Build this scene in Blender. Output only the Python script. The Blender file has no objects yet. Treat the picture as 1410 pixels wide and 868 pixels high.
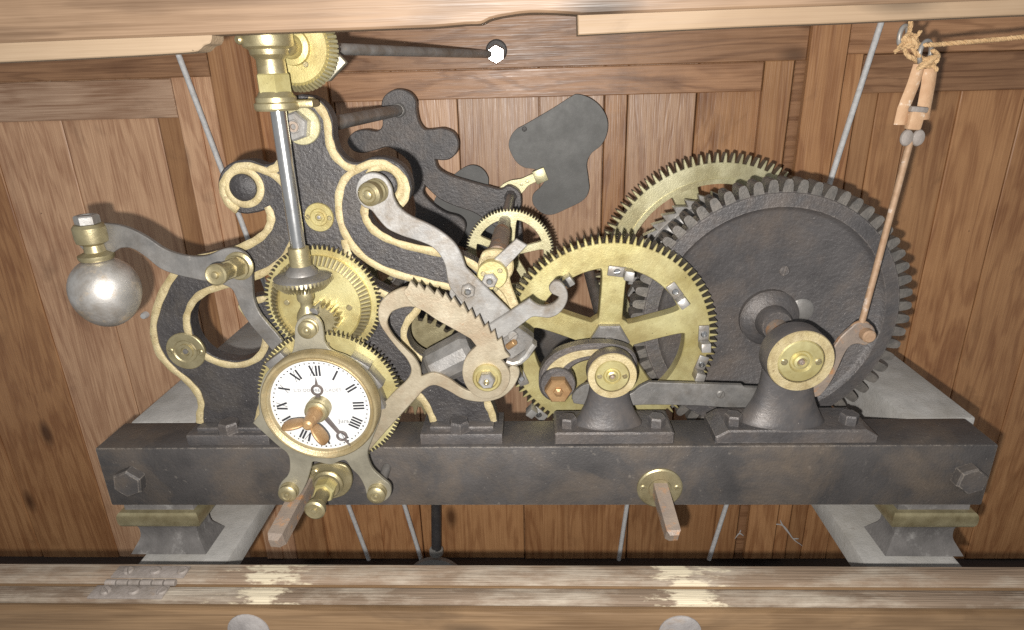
import bpy, bmesh, math, random
from mathutils import Vector, Matrix
random.seed(7)
S = bpy.context.scene
COL = S.collection

# ------------------------------------------------------------------ camera
F = 870.0                       # focal length in photo pixels (photo 1410 x 868)
CX, CY = 705.0, 434.0
CAM = Vector((0.0, -0.75, 1.20))
Yb = Vector((30, 329, -870)).normalized()
Zb = Vector((-62, (30*62+870*870)/329.0, 870)).normalized()
Xb = Yb.cross(Zb).normalized()
ROT = Matrix((Xb, Yb, Zb))      # camera space -> world
cd = bpy.data.cameras.new('camera'); cam = bpy.data.objects.new('camera', cd); COL.objects.link(cam)
cam.matrix_world = Matrix.Translation(CAM) @ ROT.to_4x4()
cd.sensor_width = 36.0; cd.sensor_fit = 'HORIZONTAL'; cd.lens = 36.0*F/1410.0
cd.clip_start = 0.02; cd.clip_end = 50
S.camera = cam

# ------------------------------------------------------------------ light
w = bpy.data.worlds.new('World'); S.world = w; w.use_nodes = True
bg = w.node_tree.nodes['Background']; bg.inputs[0].default_value = (0.96, 0.98, 1.0, 1); bg.inputs[1].default_value = 0.20
ld = bpy.data.lights.new('phone_flash', 'POINT'); ld.energy = 45.0; ld.shadow_soft_size = 0.006; ld.color = (1.0, 0.97, 0.92)
lo = bpy.data.objects.new('phone_flash', ld); COL.objects.link(lo)
lo.location = CAM + ROT @ Vector((-0.030, -0.032, 0.012))
vs = S.view_settings; vs.view_transform = 'Standard'; vs.look = 'None'; vs.exposure = 0.50; vs.gamma = 1.0; vs.use_curve_mapping = False
S.cycles.use_denoising = False
S.cycles.max_bounces = 6

# ------------------------------------------------------------------ pixel -> place
def ray(px, py): return ROT @ Vector(((px-CX)/F, (CY-py)/F, -1.0))
def V(px, py, Y):               # point of that sight line on the vertical plane at depth Y
    d = ray(px, py); return CAM + d*((Y-CAM.y)/d.y)
def VZ(px, py, z):              # ... on the horizontal plane at height z
    d = ray(px, py); return CAM + d*((z-CAM.z)/d.z)
def sc(px, py, Y):              # metres per pixel there
    d = ray(px, py); return ((Y-CAM.y)/d.y)/F

# ------------------------------------------------------------------ materials
MAT = {}
def _nodes(name):
    m = bpy.data.materials.new(name); m.use_nodes = True
    nt = m.node_tree; b = nt.nodes['Principled BSDF']; MAT[name] = m
    return m, nt, b
def N(nt, t, **kw):
    n = nt.nodes.new(t)
    for k, v in kw.items():
        if k in n.inputs: n.inputs[k].default_value = v
        else: setattr(n, k, v)
    return n
def ramp(nt, fac, stops):
    r = nt.nodes.new('ShaderNodeValToRGB'); e = r.color_ramp.elements
    while len(e) < len(stops): e.new(0.5)
    for i, (p, c) in enumerate(stops):
        e[i].position = p; e[i].color = (c, c, c, 1) if not isinstance(c, tuple) else (*c, 1)
    nt.links.new(fac, r.inputs[0]); return r.outputs[0]
def mixc(nt, fac, a, b, mode='MIX'):
    n = nt.nodes.new('ShaderNodeMix'); n.data_type = 'RGBA'; n.blend_type = mode
    for sock, v in ((n.inputs[0], fac), (n.inputs[6], a), (n.inputs[7], b)):
        if hasattr(v, 'is_output') or isinstance(v, bpy.types.NodeSocket): nt.links.new(v, sock)
        elif isinstance(v, tuple): sock.default_value = (*v, 1)
        else: sock.default_value = v
    return n.outputs[2]
def coords(nt, scale=(1,1,1), rnd=True):
    tc = nt.nodes.new('ShaderNodeTexCoord'); src = tc.outputs['Object']
    if rnd:
        oi = nt.nodes.new('ShaderNodeObjectInfo')
        mul = N(nt, 'ShaderNodeVectorMath', operation='SCALE'); mul.inputs[0].default_value = (13.7, 7.1, 9.3)
        nt.links.new(oi.outputs['Random'], mul.inputs['Scale'])
        ad = N(nt, 'ShaderNodeVectorMath', operation='ADD'); nt.links.new(src, ad.inputs[0]); nt.links.new(mul.outputs[0], ad.inputs[1]); src = ad.outputs[0]
    mp = nt.nodes.new('ShaderNodeMapping'); mp.inputs['Scale'].default_value = scale
    nt.links.new(src, mp.inputs['Vector']); return mp.outputs[0]
def noise(nt, vec, scale, detail=5, rough=.6, dist=0.0):
    n = N(nt, 'ShaderNodeTexNoise', Scale=scale, Detail=detail, Roughness=rough, Distortion=dist); nt.links.new(vec, n.inputs['Vector']); return n.outputs[0]

def metal(name, c1, c2, rough=.4, metallic=.7, scale=40, bump=.15, bscale=300, spots=None, spot_lo=.62, spot_hi=.70, sscale=60, brushed=None, rvar=.15, spec=.5, bdist=.002, flecks=None, wear=None, patch=None):
    m, nt, b = _nodes(name)
    v = coords(nt)
    f = ramp(nt, noise(nt, v, scale), [(.3, 0.0), (.7, 1.0)])
    col = mixc(nt, f, c1, c2)
    if spots:
        sf = ramp(nt, noise(nt, v, sscale, 8, .7), [(spot_lo, 0.0), (spot_hi, 1.0)])
        col = mixc(nt, sf, col, spots)
        mm = N(nt, 'ShaderNodeMath', operation='MULTIPLY_ADD'); nt.links.new(sf, mm.inputs[0]); mm.inputs[1].default_value = -metallic*.8; mm.inputs[2].default_value = metallic
        nt.links.new(mm.outputs[0], b.inputs['Metallic'])
    else: b.inputs['Metallic'].default_value = metallic
    if patch:    # broad dusty, rusty or tarnished areas
        pc, plo, phi, psc, pam = patch
        pf = ramp(nt, noise(nt, v, psc, 7, .68, .4), [(plo, 0.0), (phi, pam)]); col = mixc(nt, pf, col, pc)
    if flecks:   # tiny pale chips and dust grains
        col = mixc(nt, ramp(nt, noise(nt, v, 420, 2, .5), [(.735, 0.0), (.765, 1.0)]), col, flecks)
    if wear:     # paint rubbed off along the arrises
        bv_ = N(nt, 'ShaderNodeBevel', samples=4, Radius=.0028); ge = nt.nodes.new('ShaderNodeNewGeometry')
        dt = N(nt, 'ShaderNodeVectorMath', operation='DOT_PRODUCT'); nt.links.new(bv_.outputs[0], dt.inputs[0]); nt.links.new(ge.outputs['Normal'], dt.inputs[1])
        ed = ramp(nt, dt.outputs['Value'], [(.90, 1.0), (.985, 0.0)])
        nz = ramp(nt, noise(nt, v, 150, 6, .7), [(.42, 0.0), (.60, 1.0)])
        ml = N(nt, 'ShaderNodeMath', operation='MULTIPLY'); nt.links.new(ed, ml.inputs[0]); nt.links.new(nz, ml.inputs[1])
        col = mixc(nt, ml.outputs[0], col, wear)
    nt.links.new(col, b.inputs['Base Color'])
    rr = N(nt, 'ShaderNodeMath', operation='MULTIPLY_ADD'); nt.links.new(noise(nt, v, scale*2.3, 6, .7), rr.inputs[0]); rr.inputs[1].default_value = rvar*2; rr.inputs[2].default_value = rough-rvar
    nt.links.new(rr.outputs[0], b.inputs['Roughness'])
    b.inputs['Specular IOR Level'].default_value = spec
    bv = coords(nt, brushed) if brushed else v
    bp = N(nt, 'ShaderNodeBump', Strength=bump, Distance=bdist); nt.links.new(noise(nt, bv, bscale, 6, .65), bp.inputs['Height'])
    nt.links.new(bp.outputs[0], b.inputs['Normal'])
    return m

metal('iron_paint', (.034,.031,.032), (.062,.057,.057), rough=.42, metallic=.15, scale=25, bump=.9, bdist=.002, bscale=190, spots=(.13,.12,.11), spot_lo=.64, spot_hi=.74, sscale=110, spec=.55, flecks=(.30,.28,.27), patch=((.10,.085,.07), .48, .75, 14, .7))
metal('iron_beam', (.045,.042,.042), (.085,.077,.074), rough=.55, metallic=.1, scale=14, bump=.6, bdist=.0015, bscale=260, spots=(.17,.15,.13), spot_lo=.62, spot_hi=.75, sscale=70, flecks=(.34,.31,.28), wear=(.30,.26,.22), patch=((.15,.115,.085), .45, .72, 9, .75))
metal('iron_wheel', (.062,.058,.059), (.105,.097,.096), rough=.44, metallic=.2, scale=18, bump=.7, bdist=.0022, bscale=170, spots=(.16,.14,.13), spot_lo=.66, spot_hi=.74, sscale=130, flecks=(.32,.29,.27), wear=(.24,.21,.19), patch=((.15,.12,.10), .45, .74, 11, .8))
metal('iron_teeth', (.085,.08,.075), (.19,.17,.15), rough=.55, metallic=.35, scale=60, bump=.5, bscale=260)
metal('gold_paint', (.40,.32,.16), (.52,.44,.27), rough=.48, metallic=.18, scale=70, bump=.6, bscale=420, spots=(.22,.16,.08), spot_lo=.57, spot_hi=.70, sscale=140, patch=((.26,.19,.09), .46, .72, 45, .75))
metal('brass', (.44,.37,.15), (.66,.60,.32), rough=.40, metallic=.55, scale=16, bump=.15, bscale=450, spots=(.30,.23,.09), spot_lo=.60, spot_hi=.76, sscale=55, flecks=(.12,.09,.05), patch=((.30,.22,.085), .42, .72, 17, .8))
metal('brass_pale', (.46,.42,.24), (.64,.60,.40), rough=.40, metallic=.6, scale=20, bump=.15, bscale=420, spots=(.28,.22,.10), spot_lo=.70, spot_hi=.78, sscale=90, patch=((.30,.25,.13), .42, .72, 15, .8))
metal('brass_old', (.27,.225,.125), (.44,.385,.235), rough=.40, metallic=.68, scale=50, bump=.15, bscale=500, spots=(.10,.08,.05), spot_lo=.66, spot_hi=.76, sscale=120)
metal('brass_worn', (.31,.24,.125), (.44,.365,.22), rough=.42, metallic=.55, scale=30, bump=.3, bscale=400, spots=(.34,.24,.12), spot_lo=.55, spot_hi=.72, sscale=60)
metal('copper_old', (.30,.17,.08), (.40,.255,.125), rough=.45, metallic=.5, scale=60, bump=.2, bscale=420, spots=(.62,.44,.24), spot_lo=.6, spot_hi=.7, sscale=90)
metal('steel', (.22,.21,.20), (.36,.35,.335), rough=.42, metallic=.38, scale=35, bump=.15, bscale=300, spots=(.30,.21,.13), spot_lo=.66, spot_hi=.75, sscale=70, patch=((.17,.135,.10), .44, .66, 26, .8))
metal('steel_ball', (.52,.50,.47), (.66,.63,.60), rough=.42, metallic=.75, scale=18, bump=.12, bscale=300, spots=(.34,.25,.15), spot_lo=.52, spot_hi=.66, sscale=30, patch=((.22,.16,.10), .42, .66, 14, .85))
metal('steel_bright', (.55,.55,.55), (.70,.70,.70), rough=.22, metallic=.95, scale=30, bump=.03, bscale=400, rvar=.08)
metal('steel_dark', (.17,.165,.16), (.30,.285,.27), rough=.45, metallic=.55, scale=35, bump=.2, bscale=300, spots=(.40,.36,.32), spot_lo=.64, spot_hi=.75, sscale=90, patch=((.13,.11,.09), .45, .70, 20, .7))
metal('bracket_metal', (.24,.22,.17), (.38,.35,.27), rough=.42, metallic=.5, scale=30, bump=.2, bscale=300, spots=(.15,.13,.10), spot_lo=.60, spot_hi=.74, sscale=60)
metal('steel_rack', (.27,.225,.155), (.42,.365,.27), rough=.45, metallic=.4, scale=30, bump=.25, bscale=320, spots=(.22,.12,.06), spot_lo=.62, spot_hi=.72, sscale=130, patch=((.27,.19,.12), .46, .70, 20, .7))
metal('steel_rusty', (.22,.18,.155), (.33,.26,.205), rough=.55, metallic=.35, scale=40, bump=.35, bscale=350, spots=(.36,.18,.08), spot_lo=.52, spot_hi=.66, sscale=55)
metal('rust', (.27,.16,.09), (.38,.26,.17), rough=.65, metallic=.15, scale=60, bump=.35, bscale=300, spots=(.50,.45,.42), spot_lo=.58, spot_hi=.7, sscale=60)
metal('cable', (.50,.49,.48), (.68,.67,.66), rough=.6, metallic=.1, scale=120, bump=.5, bscale=700)
metal('vane', (.090,.088,.084), (.115,.112,.106), rough=.55, metallic=.2, scale=12, bump=.08, bscale=300, spots=(.2,.2,.2), spot_lo=.74, spot_hi=.78, sscale=90)
metal('iron_smooth', (.060,.056,.057), (.095,.088,.087), rough=.42, metallic=.2, scale=18, bump=.35, bdist=.0015, bscale=200, flecks=(.30,.27,.25), wear=(.24,.21,.19), patch=((.16,.13,.11), .45, .74, 12, .8))
metal('plate_grey', (.17,.155,.15), (.27,.25,.24), rough=.75, metallic=0, scale=40, bump=.5, bscale=250, patch=((.20,.13,.07), .5, .7, 25, .8))
metal('tooth_grease', (.085,.075,.06), (.16,.14,.10), rough=.45, metallic=.4, scale=60, bump=.2)
metal('foot_grey', (.075,.07,.068), (.15,.14,.135), rough=.8, metallic=0, scale=25, bump=.5, bscale=250, spots=(.26,.25,.24), spot_lo=.55, spot_hi=.72, sscale=35)
metal('stone_dust', (.27,.26,.245), (.40,.385,.365), rough=.85, metallic=0, scale=30, bump=.5, bscale=250, spots=(.22,.20,.18), spot_lo=.60, spot_hi=.72, sscale=60, patch=((.24,.22,.19), .45, .70, 8, .7))
metal('enamel', (.52,.52,.515), (.56,.56,.555), rough=.22, metallic=0, scale=10, bump=0, rvar=.02)
metal('ink', (.015,.015,.02), (.03,.03,.035), rough=.5, metallic=0, scale=50, bump=0)
metal('ink_faint', (.10,.10,.11), (.34,.34,.34), rough=.4, metallic=0, scale=500, bump=0)
metal('hand_dark', (.10,.085,.08), (.17,.14,.13), rough=.45, metallic=.4, scale=60, bump=.1)
metal('twine', (.46,.28,.13), (.60,.41,.22), rough=.85, metallic=0, scale=120, bump=.9, bscale=900)
metal('leather', (.36,.21,.115), (.46,.30,.18), rough=.75, metallic=0, scale=60, bump=.4, spots=(.66,.58,.5), spot_lo=.58, spot_hi=.7)
metal('cobweb', (.40,.37,.35), (.48,.45,.43), rough=.9, metallic=0, bump=0)
metal('hinge_paint', (.17,.145,.125), (.28,.245,.225), rough=.6, metallic=.1, scale=60, bump=.4, spots=(.22,.17,.13), spot_lo=.58, spot_hi=.72, sscale=70)

def wood(name, dark, light, axis='Z', ring=9.0, fiber=.5, rough=.55, pale=None, patches=None, bumps=.25):
    m, nt, b = _nodes(name)
    along, across = 1.6, 13.0
    s = (across, across, along) if axis == 'Z' else (along, across, across)
    v = coords(nt, s)
    n1 = noise(nt, v, 1.0, 4, .55, .6)
    # growth rings: bands across the grain bent by low noise
    mul = N(nt, 'ShaderNodeMath', operation='MULTIPLY'); nt.links.new(n1, mul.inputs[0]); mul.inputs[1].default_value = ring*6.283
    sn = N(nt, 'ShaderNodeMath', operation='SINE'); nt.links.new(mul.outputs[0], sn.inputs[0])
    mpr = N(nt, 'ShaderNodeMath', operation='MULTIPLY_ADD'); nt.links.new(sn.outputs[0], mpr.inputs[0]); mpr.inputs[1].default_value = .5; mpr.inputs[2].default_value = .5
    rg = ramp(nt, mpr.outputs[0], [(.0, .0), (.55, .85), (1.0, 1.0)])
    s2 = (340, 340, 7) if axis == 'Z' else (7, 340, 340)
    fb = ramp(nt, noise(nt, coords(nt, s2), 1.0, 3, .6), [(.35, 0.0), (.65, 1.0)])
    big = ramp(nt, noise(nt, coords(nt, (5,5,5)), 1.0, 4, .6), [(.3, 0.0), (.72, 1.0)])
    f = mixc(nt, .52, rg, big); f = mixc(nt, .28*fiber*2, f, fb)
    col = mixc(nt, f, dark, light)
    # knots
    kv = coords(nt, (7.5, 7.5, 3.2) if axis == 'Z' else (3.2, 7.5, 7.5))
    vo = N(nt, 'ShaderNodeTexVoronoi', Scale=1.0); nt.links.new(kv, vo.inputs['Vector'])
    kf = ramp(nt, vo.outputs['Distance'], [(.05, .9), (.15, 0.0)])
    col = mixc(nt, kf, col, tuple(c*.35 for c in dark))
    # stains and handling marks
    st = ramp(nt, noise(nt, coords(nt, (9, 9, 5) if axis == 'Z' else (5, 9, 9)), 1.0, 6, .62, .8), [(.58, 0.0), (.78, .55)])
    col = mixc(nt, st, col, tuple(c*.45 for c in dark))
    nl = ramp(nt, noise(nt, coords(nt, (90, 90, 70) if axis == 'Z' else (70, 90, 90)), 1.0, 2, .5), [(.80, 0.0), (.83, .8)])
    col = mixc(nt, nl, col, tuple(c*.4 for c in dark))
    # each board its own tone
    oi = nt.nodes.new('ShaderNodeObjectInfo')
    hs = N(nt, 'ShaderNodeHueSaturation'); mr = N(nt, 'ShaderNodeMapRange'); nt.links.new(oi.outputs['Random'], mr.inputs[0]); mr.inputs[3].default_value = .80; mr.inputs[4].default_value = 1.18
    nt.links.new(mr.outputs[0], hs.inputs['Value']); nt.links.new(col, hs.inputs['Color']); col = hs.outputs[0]
    if pale:   # worn / dusty places
        pf = ramp(nt, noise(nt, coords(nt, (6, 18, 18) if axis == 'X' else (18, 18, 6)), 1.0, 7, .68), [(.47, 0.0), (.66, 1.0)])
        col = mixc(nt, pf, col, pale)
    if patches:
        tc = nt.nodes.new('ShaderNodeTexCoord'); sx = nt.nodes.new('ShaderNodeSeparateXYZ'); nt.links.new(tc.outputs['Object'], sx.inputs[0])
        rag = noise(nt, coords(nt, (28, 75, 75), False), 1.0, 6, .7)
        for (x0, wd) in patches:
            a = N(nt, 'ShaderNodeMath', operation='SUBTRACT'); nt.links.new(sx.outputs[0], a.inputs[0]); a.inputs[1].default_value = x0
            ab = N(nt, 'ShaderNodeMath', operation='ABSOLUTE'); nt.links.new(a.outputs[0], ab.inputs[0])
            dv = N(nt, 'ShaderNodeMath', operation='DIVIDE'); nt.links.new(ab.outputs[0], dv.inputs[0]); dv.inputs[1].default_value = wd
            sb = N(nt, 'ShaderNodeMath', operation='SUBTRACT'); rm = N(nt, 'ShaderNodeMath', operation='MULTIPLY_ADD'); nt.links.new(rag, rm.inputs[0]); rm.inputs[1].default_value = 3.0; rm.inputs[2].default_value = -1.05; nt.links.new(rm.outputs[0], sb.inputs[0]); nt.links.new(dv.outputs[0], sb.inputs[1])
            col = mixc(nt, ramp(nt, sb.outputs[0], [(.0, 0.0), (.30, .9)]), col, (.56,.49,.36))
    b.inputs['Specular IOR Level'].default_value = .55
    nt.links.new(col, b.inputs['Base Color'])
    rr = N(nt, 'ShaderNodeMath', operation='MULTIPLY_ADD'); nt.links.new(fb, rr.inputs[0]); rr.inputs[1].default_value = .2; rr.inputs[2].default_value = rough-.1
    nt.links.new(rr.outputs[0], b.inputs['Roughness'])
    bp = N(nt, 'ShaderNodeBump', Strength=bumps, Distance=.002); nt.links.new(mixc(nt, .5, rg, fb), bp.inputs['Height']); nt.links.new(bp.outputs[0], b.inputs['Normal'])
    return m
wood('wood_plank', (.22,.088,.034), (.49,.258,.115), 'Z', ring=7, rough=.44)
wood('wood_plank_pale', (.29,.140,.075), (.62,.39,.235), 'Z', ring=8, rough=.42, fiber=.7)
wood('wood_rail', (.15,.066,.029), (.42,.225,.115), 'X', ring=8, rough=.44)
wood('wood_rail_pale', (.27,.13,.065), (.66,.45,.31), 'X', ring=10, rough=.40, fiber=.8)
wood('wood_lintel', (.075,.043,.024), (.21,.135,.082), 'X', ring=6, rough=.55)
wood('wood_raw', (.20,.13,.075), (.32,.235,.155), 'X', ring=3, rough=.7, fiber=.4)
SP = [(V(368, 800, -.13).x, .075), (V(942, 800, -.13).x, .075)]
wood('wood_sill', (.13,.090,.060), (.24,.175,.125), 'X', ring=4, rough=.65, pale=(.36,.31,.25), patches=SP, bumps=.6)
wood('wood_sill_front', (.11,.062,.028), (.25,.155,.080), 'X', ring=5, rough=.6, bumps=.3)
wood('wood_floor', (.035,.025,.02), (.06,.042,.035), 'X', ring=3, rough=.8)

# ------------------------------------------------------------------ things and parts
WL = {}
def tag(o, label=None, cat=None, group=None, kind=None):
    if label: o['label'] = label
    if cat: o['category'] = cat
    if group: o['group'] = group
    if kind: o['kind'] = kind
    return o
def thing(name, label, cat, loc, group=None, kind=None):
    o = bpy.data.objects.new(name, None); COL.objects.link(o); o.empty_display_size = .02
    o.location = loc; WL[o] = Vector(loc); return tag(o, label, cat, group, kind)
def link(name, me, mat, parent=None, loc=None):
    """me holds world coordinates; the object sits at its parent's origin (or at loc)"""
    base = WL[parent] if parent is not None else Vector(loc)
    me.transform(Matrix.Translation(-base)); me.name = name
    o = bpy.data.objects.new(name, me); COL.objects.link(o); WL[o] = base
    me.materials.clear(); me.materials.append(MAT[mat])
    if parent is not None: o.parent = parent
    else: o.location = base
    return o
def fin(me, ang=35):
    me.shade_smooth(); me.set_sharp_from_angle(angle=math.radians(ang)); return me
def mesh(vs_, fs, ang=35):
    me = bpy.data.meshes.new('m'); me.from_pydata([tuple(v) for v in vs_], [], fs)
    bm = bmesh.new(); bm.from_mesh(me); bmesh.ops.recalc_face_normals(bm, faces=bm.faces); bm.to_mesh(me); bm.free()
    return fin(me, ang)
def join(meshes, ang=35):
    bm = bmesh.new()
    for me in meshes: bm.from_mesh(me); bpy.data.meshes.remove(me)
    me = bpy.data.meshes.new('m'); bm.to_mesh(me); bm.free(); return fin(me, ang)

def smooth(pts, closed=True, n=6):
    """Catmull-Rom through the points; a point with a third value is a sharp corner"""
    out = []; L = len(pts); sh = [len(p) > 2 for p in pts]; P = [Vector((p[0], p[1])) for p in pts]
    rng = range(L) if closed else range(L-1)
    for i in rng:
        p1, p2 = P[i], P[(i+1) % L]
        p0 = P[i-1] if (closed or i > 0) else 2*p1-p2
        p3 = P[(i+2) % L] if (closed or i+2 < L) else 2*p2-p1
        if sh[i]: p0 = 2*p1-p2
        if sh[(i+1) % L]: p3 = 2*p2-p1
        if sh[i] and sh[(i+1) % L]: out.append(p1); continue
        for k in range(n):
            t = k/n
            out.append(.5*((2*p1)+(p2-p0)*t+(2*p0-5*p1+4*p2-p3)*t*t+(3*p1-p0-3*p2+p3)*t**3))
    if not closed: out.append(P[-1])
    return out
def W(pts, Y): # px points -> (x, z) on plane Y
    return [((q := V(p[0], p[1], Y)).x, q.z) for p in pts]
def plate(loops, y0, t, bev=.0012, ang=30, res=0):
    """loops of (x, z); front face at y0, t thick towards the wall"""
    cu = bpy.data.curves.new('c', 'CURVE'); cu.dimensions = '2D'; cu.fill_mode = 'BOTH'
    bev = min(bev, t*.45); cu.extrude = t/2-bev; cu.bevel_depth = bev; cu.bevel_resolution = res; cu.offset = -bev
    for lp in loops:
        s = cu.splines.new('POLY'); s.points.add(len(lp)-1)
        for i, p in enumerate(lp): s.points[i].co = (p[0], p[1], 0, 1)
        s.use_cyclic_u = True
    ob = bpy.data.objects.new('c', cu); me = bpy.data.meshes.new_from_object(ob)
    bpy.data.objects.remove(ob); bpy.data.curves.remove(cu)
    bm = bmesh.new(); bm.from_mesh(me); bmesh.ops.remove_doubles(bm, verts=bm.verts, dist=1e-6); bm.to_mesh(me); bm.free()
    me.transform(Matrix(((1,0,0,0), (0,0,-1,y0+t/2), (0,1,0,0), (0,0,0,1))))
    return fin(me, ang)
def pplate(loops, y0, t, bev=.0012, n=6):
    return plate([W(smooth(l, True, n), y0) for l in loops], y0, t, bev)
def circ(c, r, n=40): return [(c[0]+r*math.cos(2*math.pi*i/n), c[1]+r*math.sin(2*math.pi*i/n)) for i in range(n)]

def basis(axis):
    a = Vector(axis).normalized()
    u = Vector((0,0,1)) if abs(a.z) < .9 else Vector((1,0,0))
    x = u.cross(a).normalized(); y = a.cross(x).normalized(); return x, y, a
def lathe(prof, o, axis, seg=40, sy=1.0, ang=35, ph=0.0, sx=1.0):
    """prof: (radius, distance along axis)"""
    x, y, a = basis(axis); o = Vector(o); vs_, fs = [], []
    for (r, d) in prof:
        for i in range(seg):
            t = 2*math.pi*(i+ph)/seg; vs_.append(o+a*d+x*(r*math.cos(t)*sx)+y*(r*math.sin(t)*sy))
    for j in range(len(prof)-1):
        for i in range(seg):
            k = (i+1) % seg; fs.append((j*seg+i, j*seg+k, (j+1)*seg+k, (j+1)*seg+i))
    n_ = len(prof)
    if min(prof[0][0], prof[-1][0]) > 0 and (abs(prof[0][1]-prof[-1][1]) < 1e-9 or abs(prof[0][0]-prof[-1][0]) < 1e-9) and n_ > 3:
        for i in range(seg):      # a ring: close the profile on itself
            k = (i+1) % seg; fs.append(((n_-1)*seg+i, (n_-1)*seg+k, k, i))
    else: fs.append(tuple(range(seg))[::-1]); fs.append(tuple(range((n_-1)*seg, n_*seg)))
    me = mesh(vs_, fs, ang)
    bm = bmesh.new(); bm.from_mesh(me); bmesh.ops.remove_doubles(bm, verts=bm.verts, dist=1e-6); bmesh.ops.dissolve_degenerate(bm, dist=1e-7, edges=bm.edges); bmesh.ops.recalc_face_normals(bm, faces=bm.faces); bm.to_mesh(me); bm.free()
    return fin(me, ang)
TO = Vector((0,-1,0))           # towards the camera side
UP = Vector((0,0,1))
def nut(o, axis, r, h, ph=0.0, hole=0):
    return lathe([(r*.9, 0), (r, h*.06), (r, h*.85), (r*.86, h), (r*.5, h), (r*.46, h*.94), (0, h*.94)], o, axis, 6, ang=20, ph=ph)
def hexbolt(o, axis, r, h, ph=0.0):
    return lathe([(r, 0), (r, h*.82), (r*.90, h), (0, h)], o, axis, 6, ang=20, ph=ph)
def rod(p, q, r, seg=20, r2=None):
    p, q = Vector(p), Vector(q); L = (q-p).length; r2 = r if r2 is None else r2; c = min(r, r2)*.12
    return lathe([(0, 0), (r-c, 0), (r, c), (r2, L-c), (r2-c, L), (0, L)], p, q-p, seg)
def tube(pts, r, seg=10, closed=False, flat=1.0, ref=None):
    pts = [Vector(p) for p in pts]; L = len(pts); vs_, fs = [], []
    ref = Vector(ref) if ref else None; prev = None
    for i, p in enumerate(pts):
        t = (pts[(i+1) % L]-pts[i-1]) if closed else (pts[min(i+1, L-1)]-pts[max(i-1, 0)])
        t.normalize()
        if ref: nrm = (ref-t*ref.dot(t)).normalized()
        else:
            if prev is None: prev = Vector((0,0,1)) if abs(t.z) < .9 else Vector((1,0,0))
            nrm = (prev-t*prev.dot(t)).normalized(); prev = nrm
        bn = t.cross(nrm); rr = r[i] if isinstance(r, (list, tuple)) else r
        for k in range(seg):
            a = 2*math.pi*k/seg; vs_.append(p+nrm*(rr*flat*math.cos(a))+bn*(rr*math.sin(a)))
    for i in range(L if closed else L-1):
        for k in range(seg):
            a, b_ = i*seg, ((i+1) % L)*seg; fs.append((a+k, a+(k+1) % seg, b_+(k+1) % seg, b_+k))
    if not closed: fs.append(tuple(range(seg))[::-1]); fs.append(tuple(range((L-1)*seg, L*seg)))
    return mesh(vs_, fs, 50)
def box(x0, x1, y0, y1, z0, z1, bev=.0015, seg=2):
    bm = bmesh.new(); bmesh.ops.create_cube(bm, size=1)
    for v in bm.verts: v.co = Vector(((x0+x1)/2+v.co.x*(x1-x0), (y0+y1)/2+v.co.y*(y1-y0), (z0+z1)/2+v.co.z*(z1-z0)))
    if bev: bmesh.ops.bevel(bm, geom=list(bm.edges), offset=bev, segments=seg, affect='EDGES', profile=.5)
    me = bpy.data.meshes.new('m'); bm.to_mesh(me); bm.free(); return fin(me, 30)
def obox(c, ux, uy, uz, hx, hy, hz, bev=.001):
    me = box(-hx, hx, -hy, hy, -hz, hz, bev)
    ux, uy, uz = (Vector(a).normalized() for a in (ux, uy, uz))
    M = Matrix(((ux.x, uy.x, uz.x, c[0]), (ux.y, uy.y, uz.y, c[1]), (ux.z, uy.z, uz.z, c[2]), (0,0,0,1)))
    me.transform(M); return me
def bead(px, Y, r, n=5, closed=False, flat=.75):
    p = [Vector((a, Y, b)) for a, b in W(smooth(px, closed, n), Y)]
    return tube(p, r, 10, closed, flat, ref=(0, -1, 0))
def screw(o, r, axis=TO, a=.6):
    """slotted screw head: two half domes with a slot between"""
    x, y, ax = basis(axis); u = x*math.cos(a)+y*math.sin(a); v = ax.cross(u); parts = []
    o = Vector(o)
    for s in (1, -1):
        vs_, fs = [], []; ring = []
        for (rr, d) in ((1, 0), (.97, .25), (.72, .45)):
            for i in range(9):
                t = math.pi*i/8; q = u*(math.cos(t)*rr*r)+v*(s*(math.sin(t)*rr*r*.88+r*.12)); vs_.append(o+q+ax*(d*r))
        for j in range(2):
            for i in range(8): fs.append((j*9+i, j*9+i+1, (j+1)*9+i+1, (j+1)*9+i))
        fs.append(tuple(range(18, 27))); fs += [(0, 9, 17, 8), (9, 18, 26, 17)]
        parts.append(mesh(vs_, fs, 30))
    parts.append(lathe([(r*.98, 0), (r*.98, r*.12), (0, r*.12)], o, axis, 16))
    return join(parts, 30)

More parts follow.
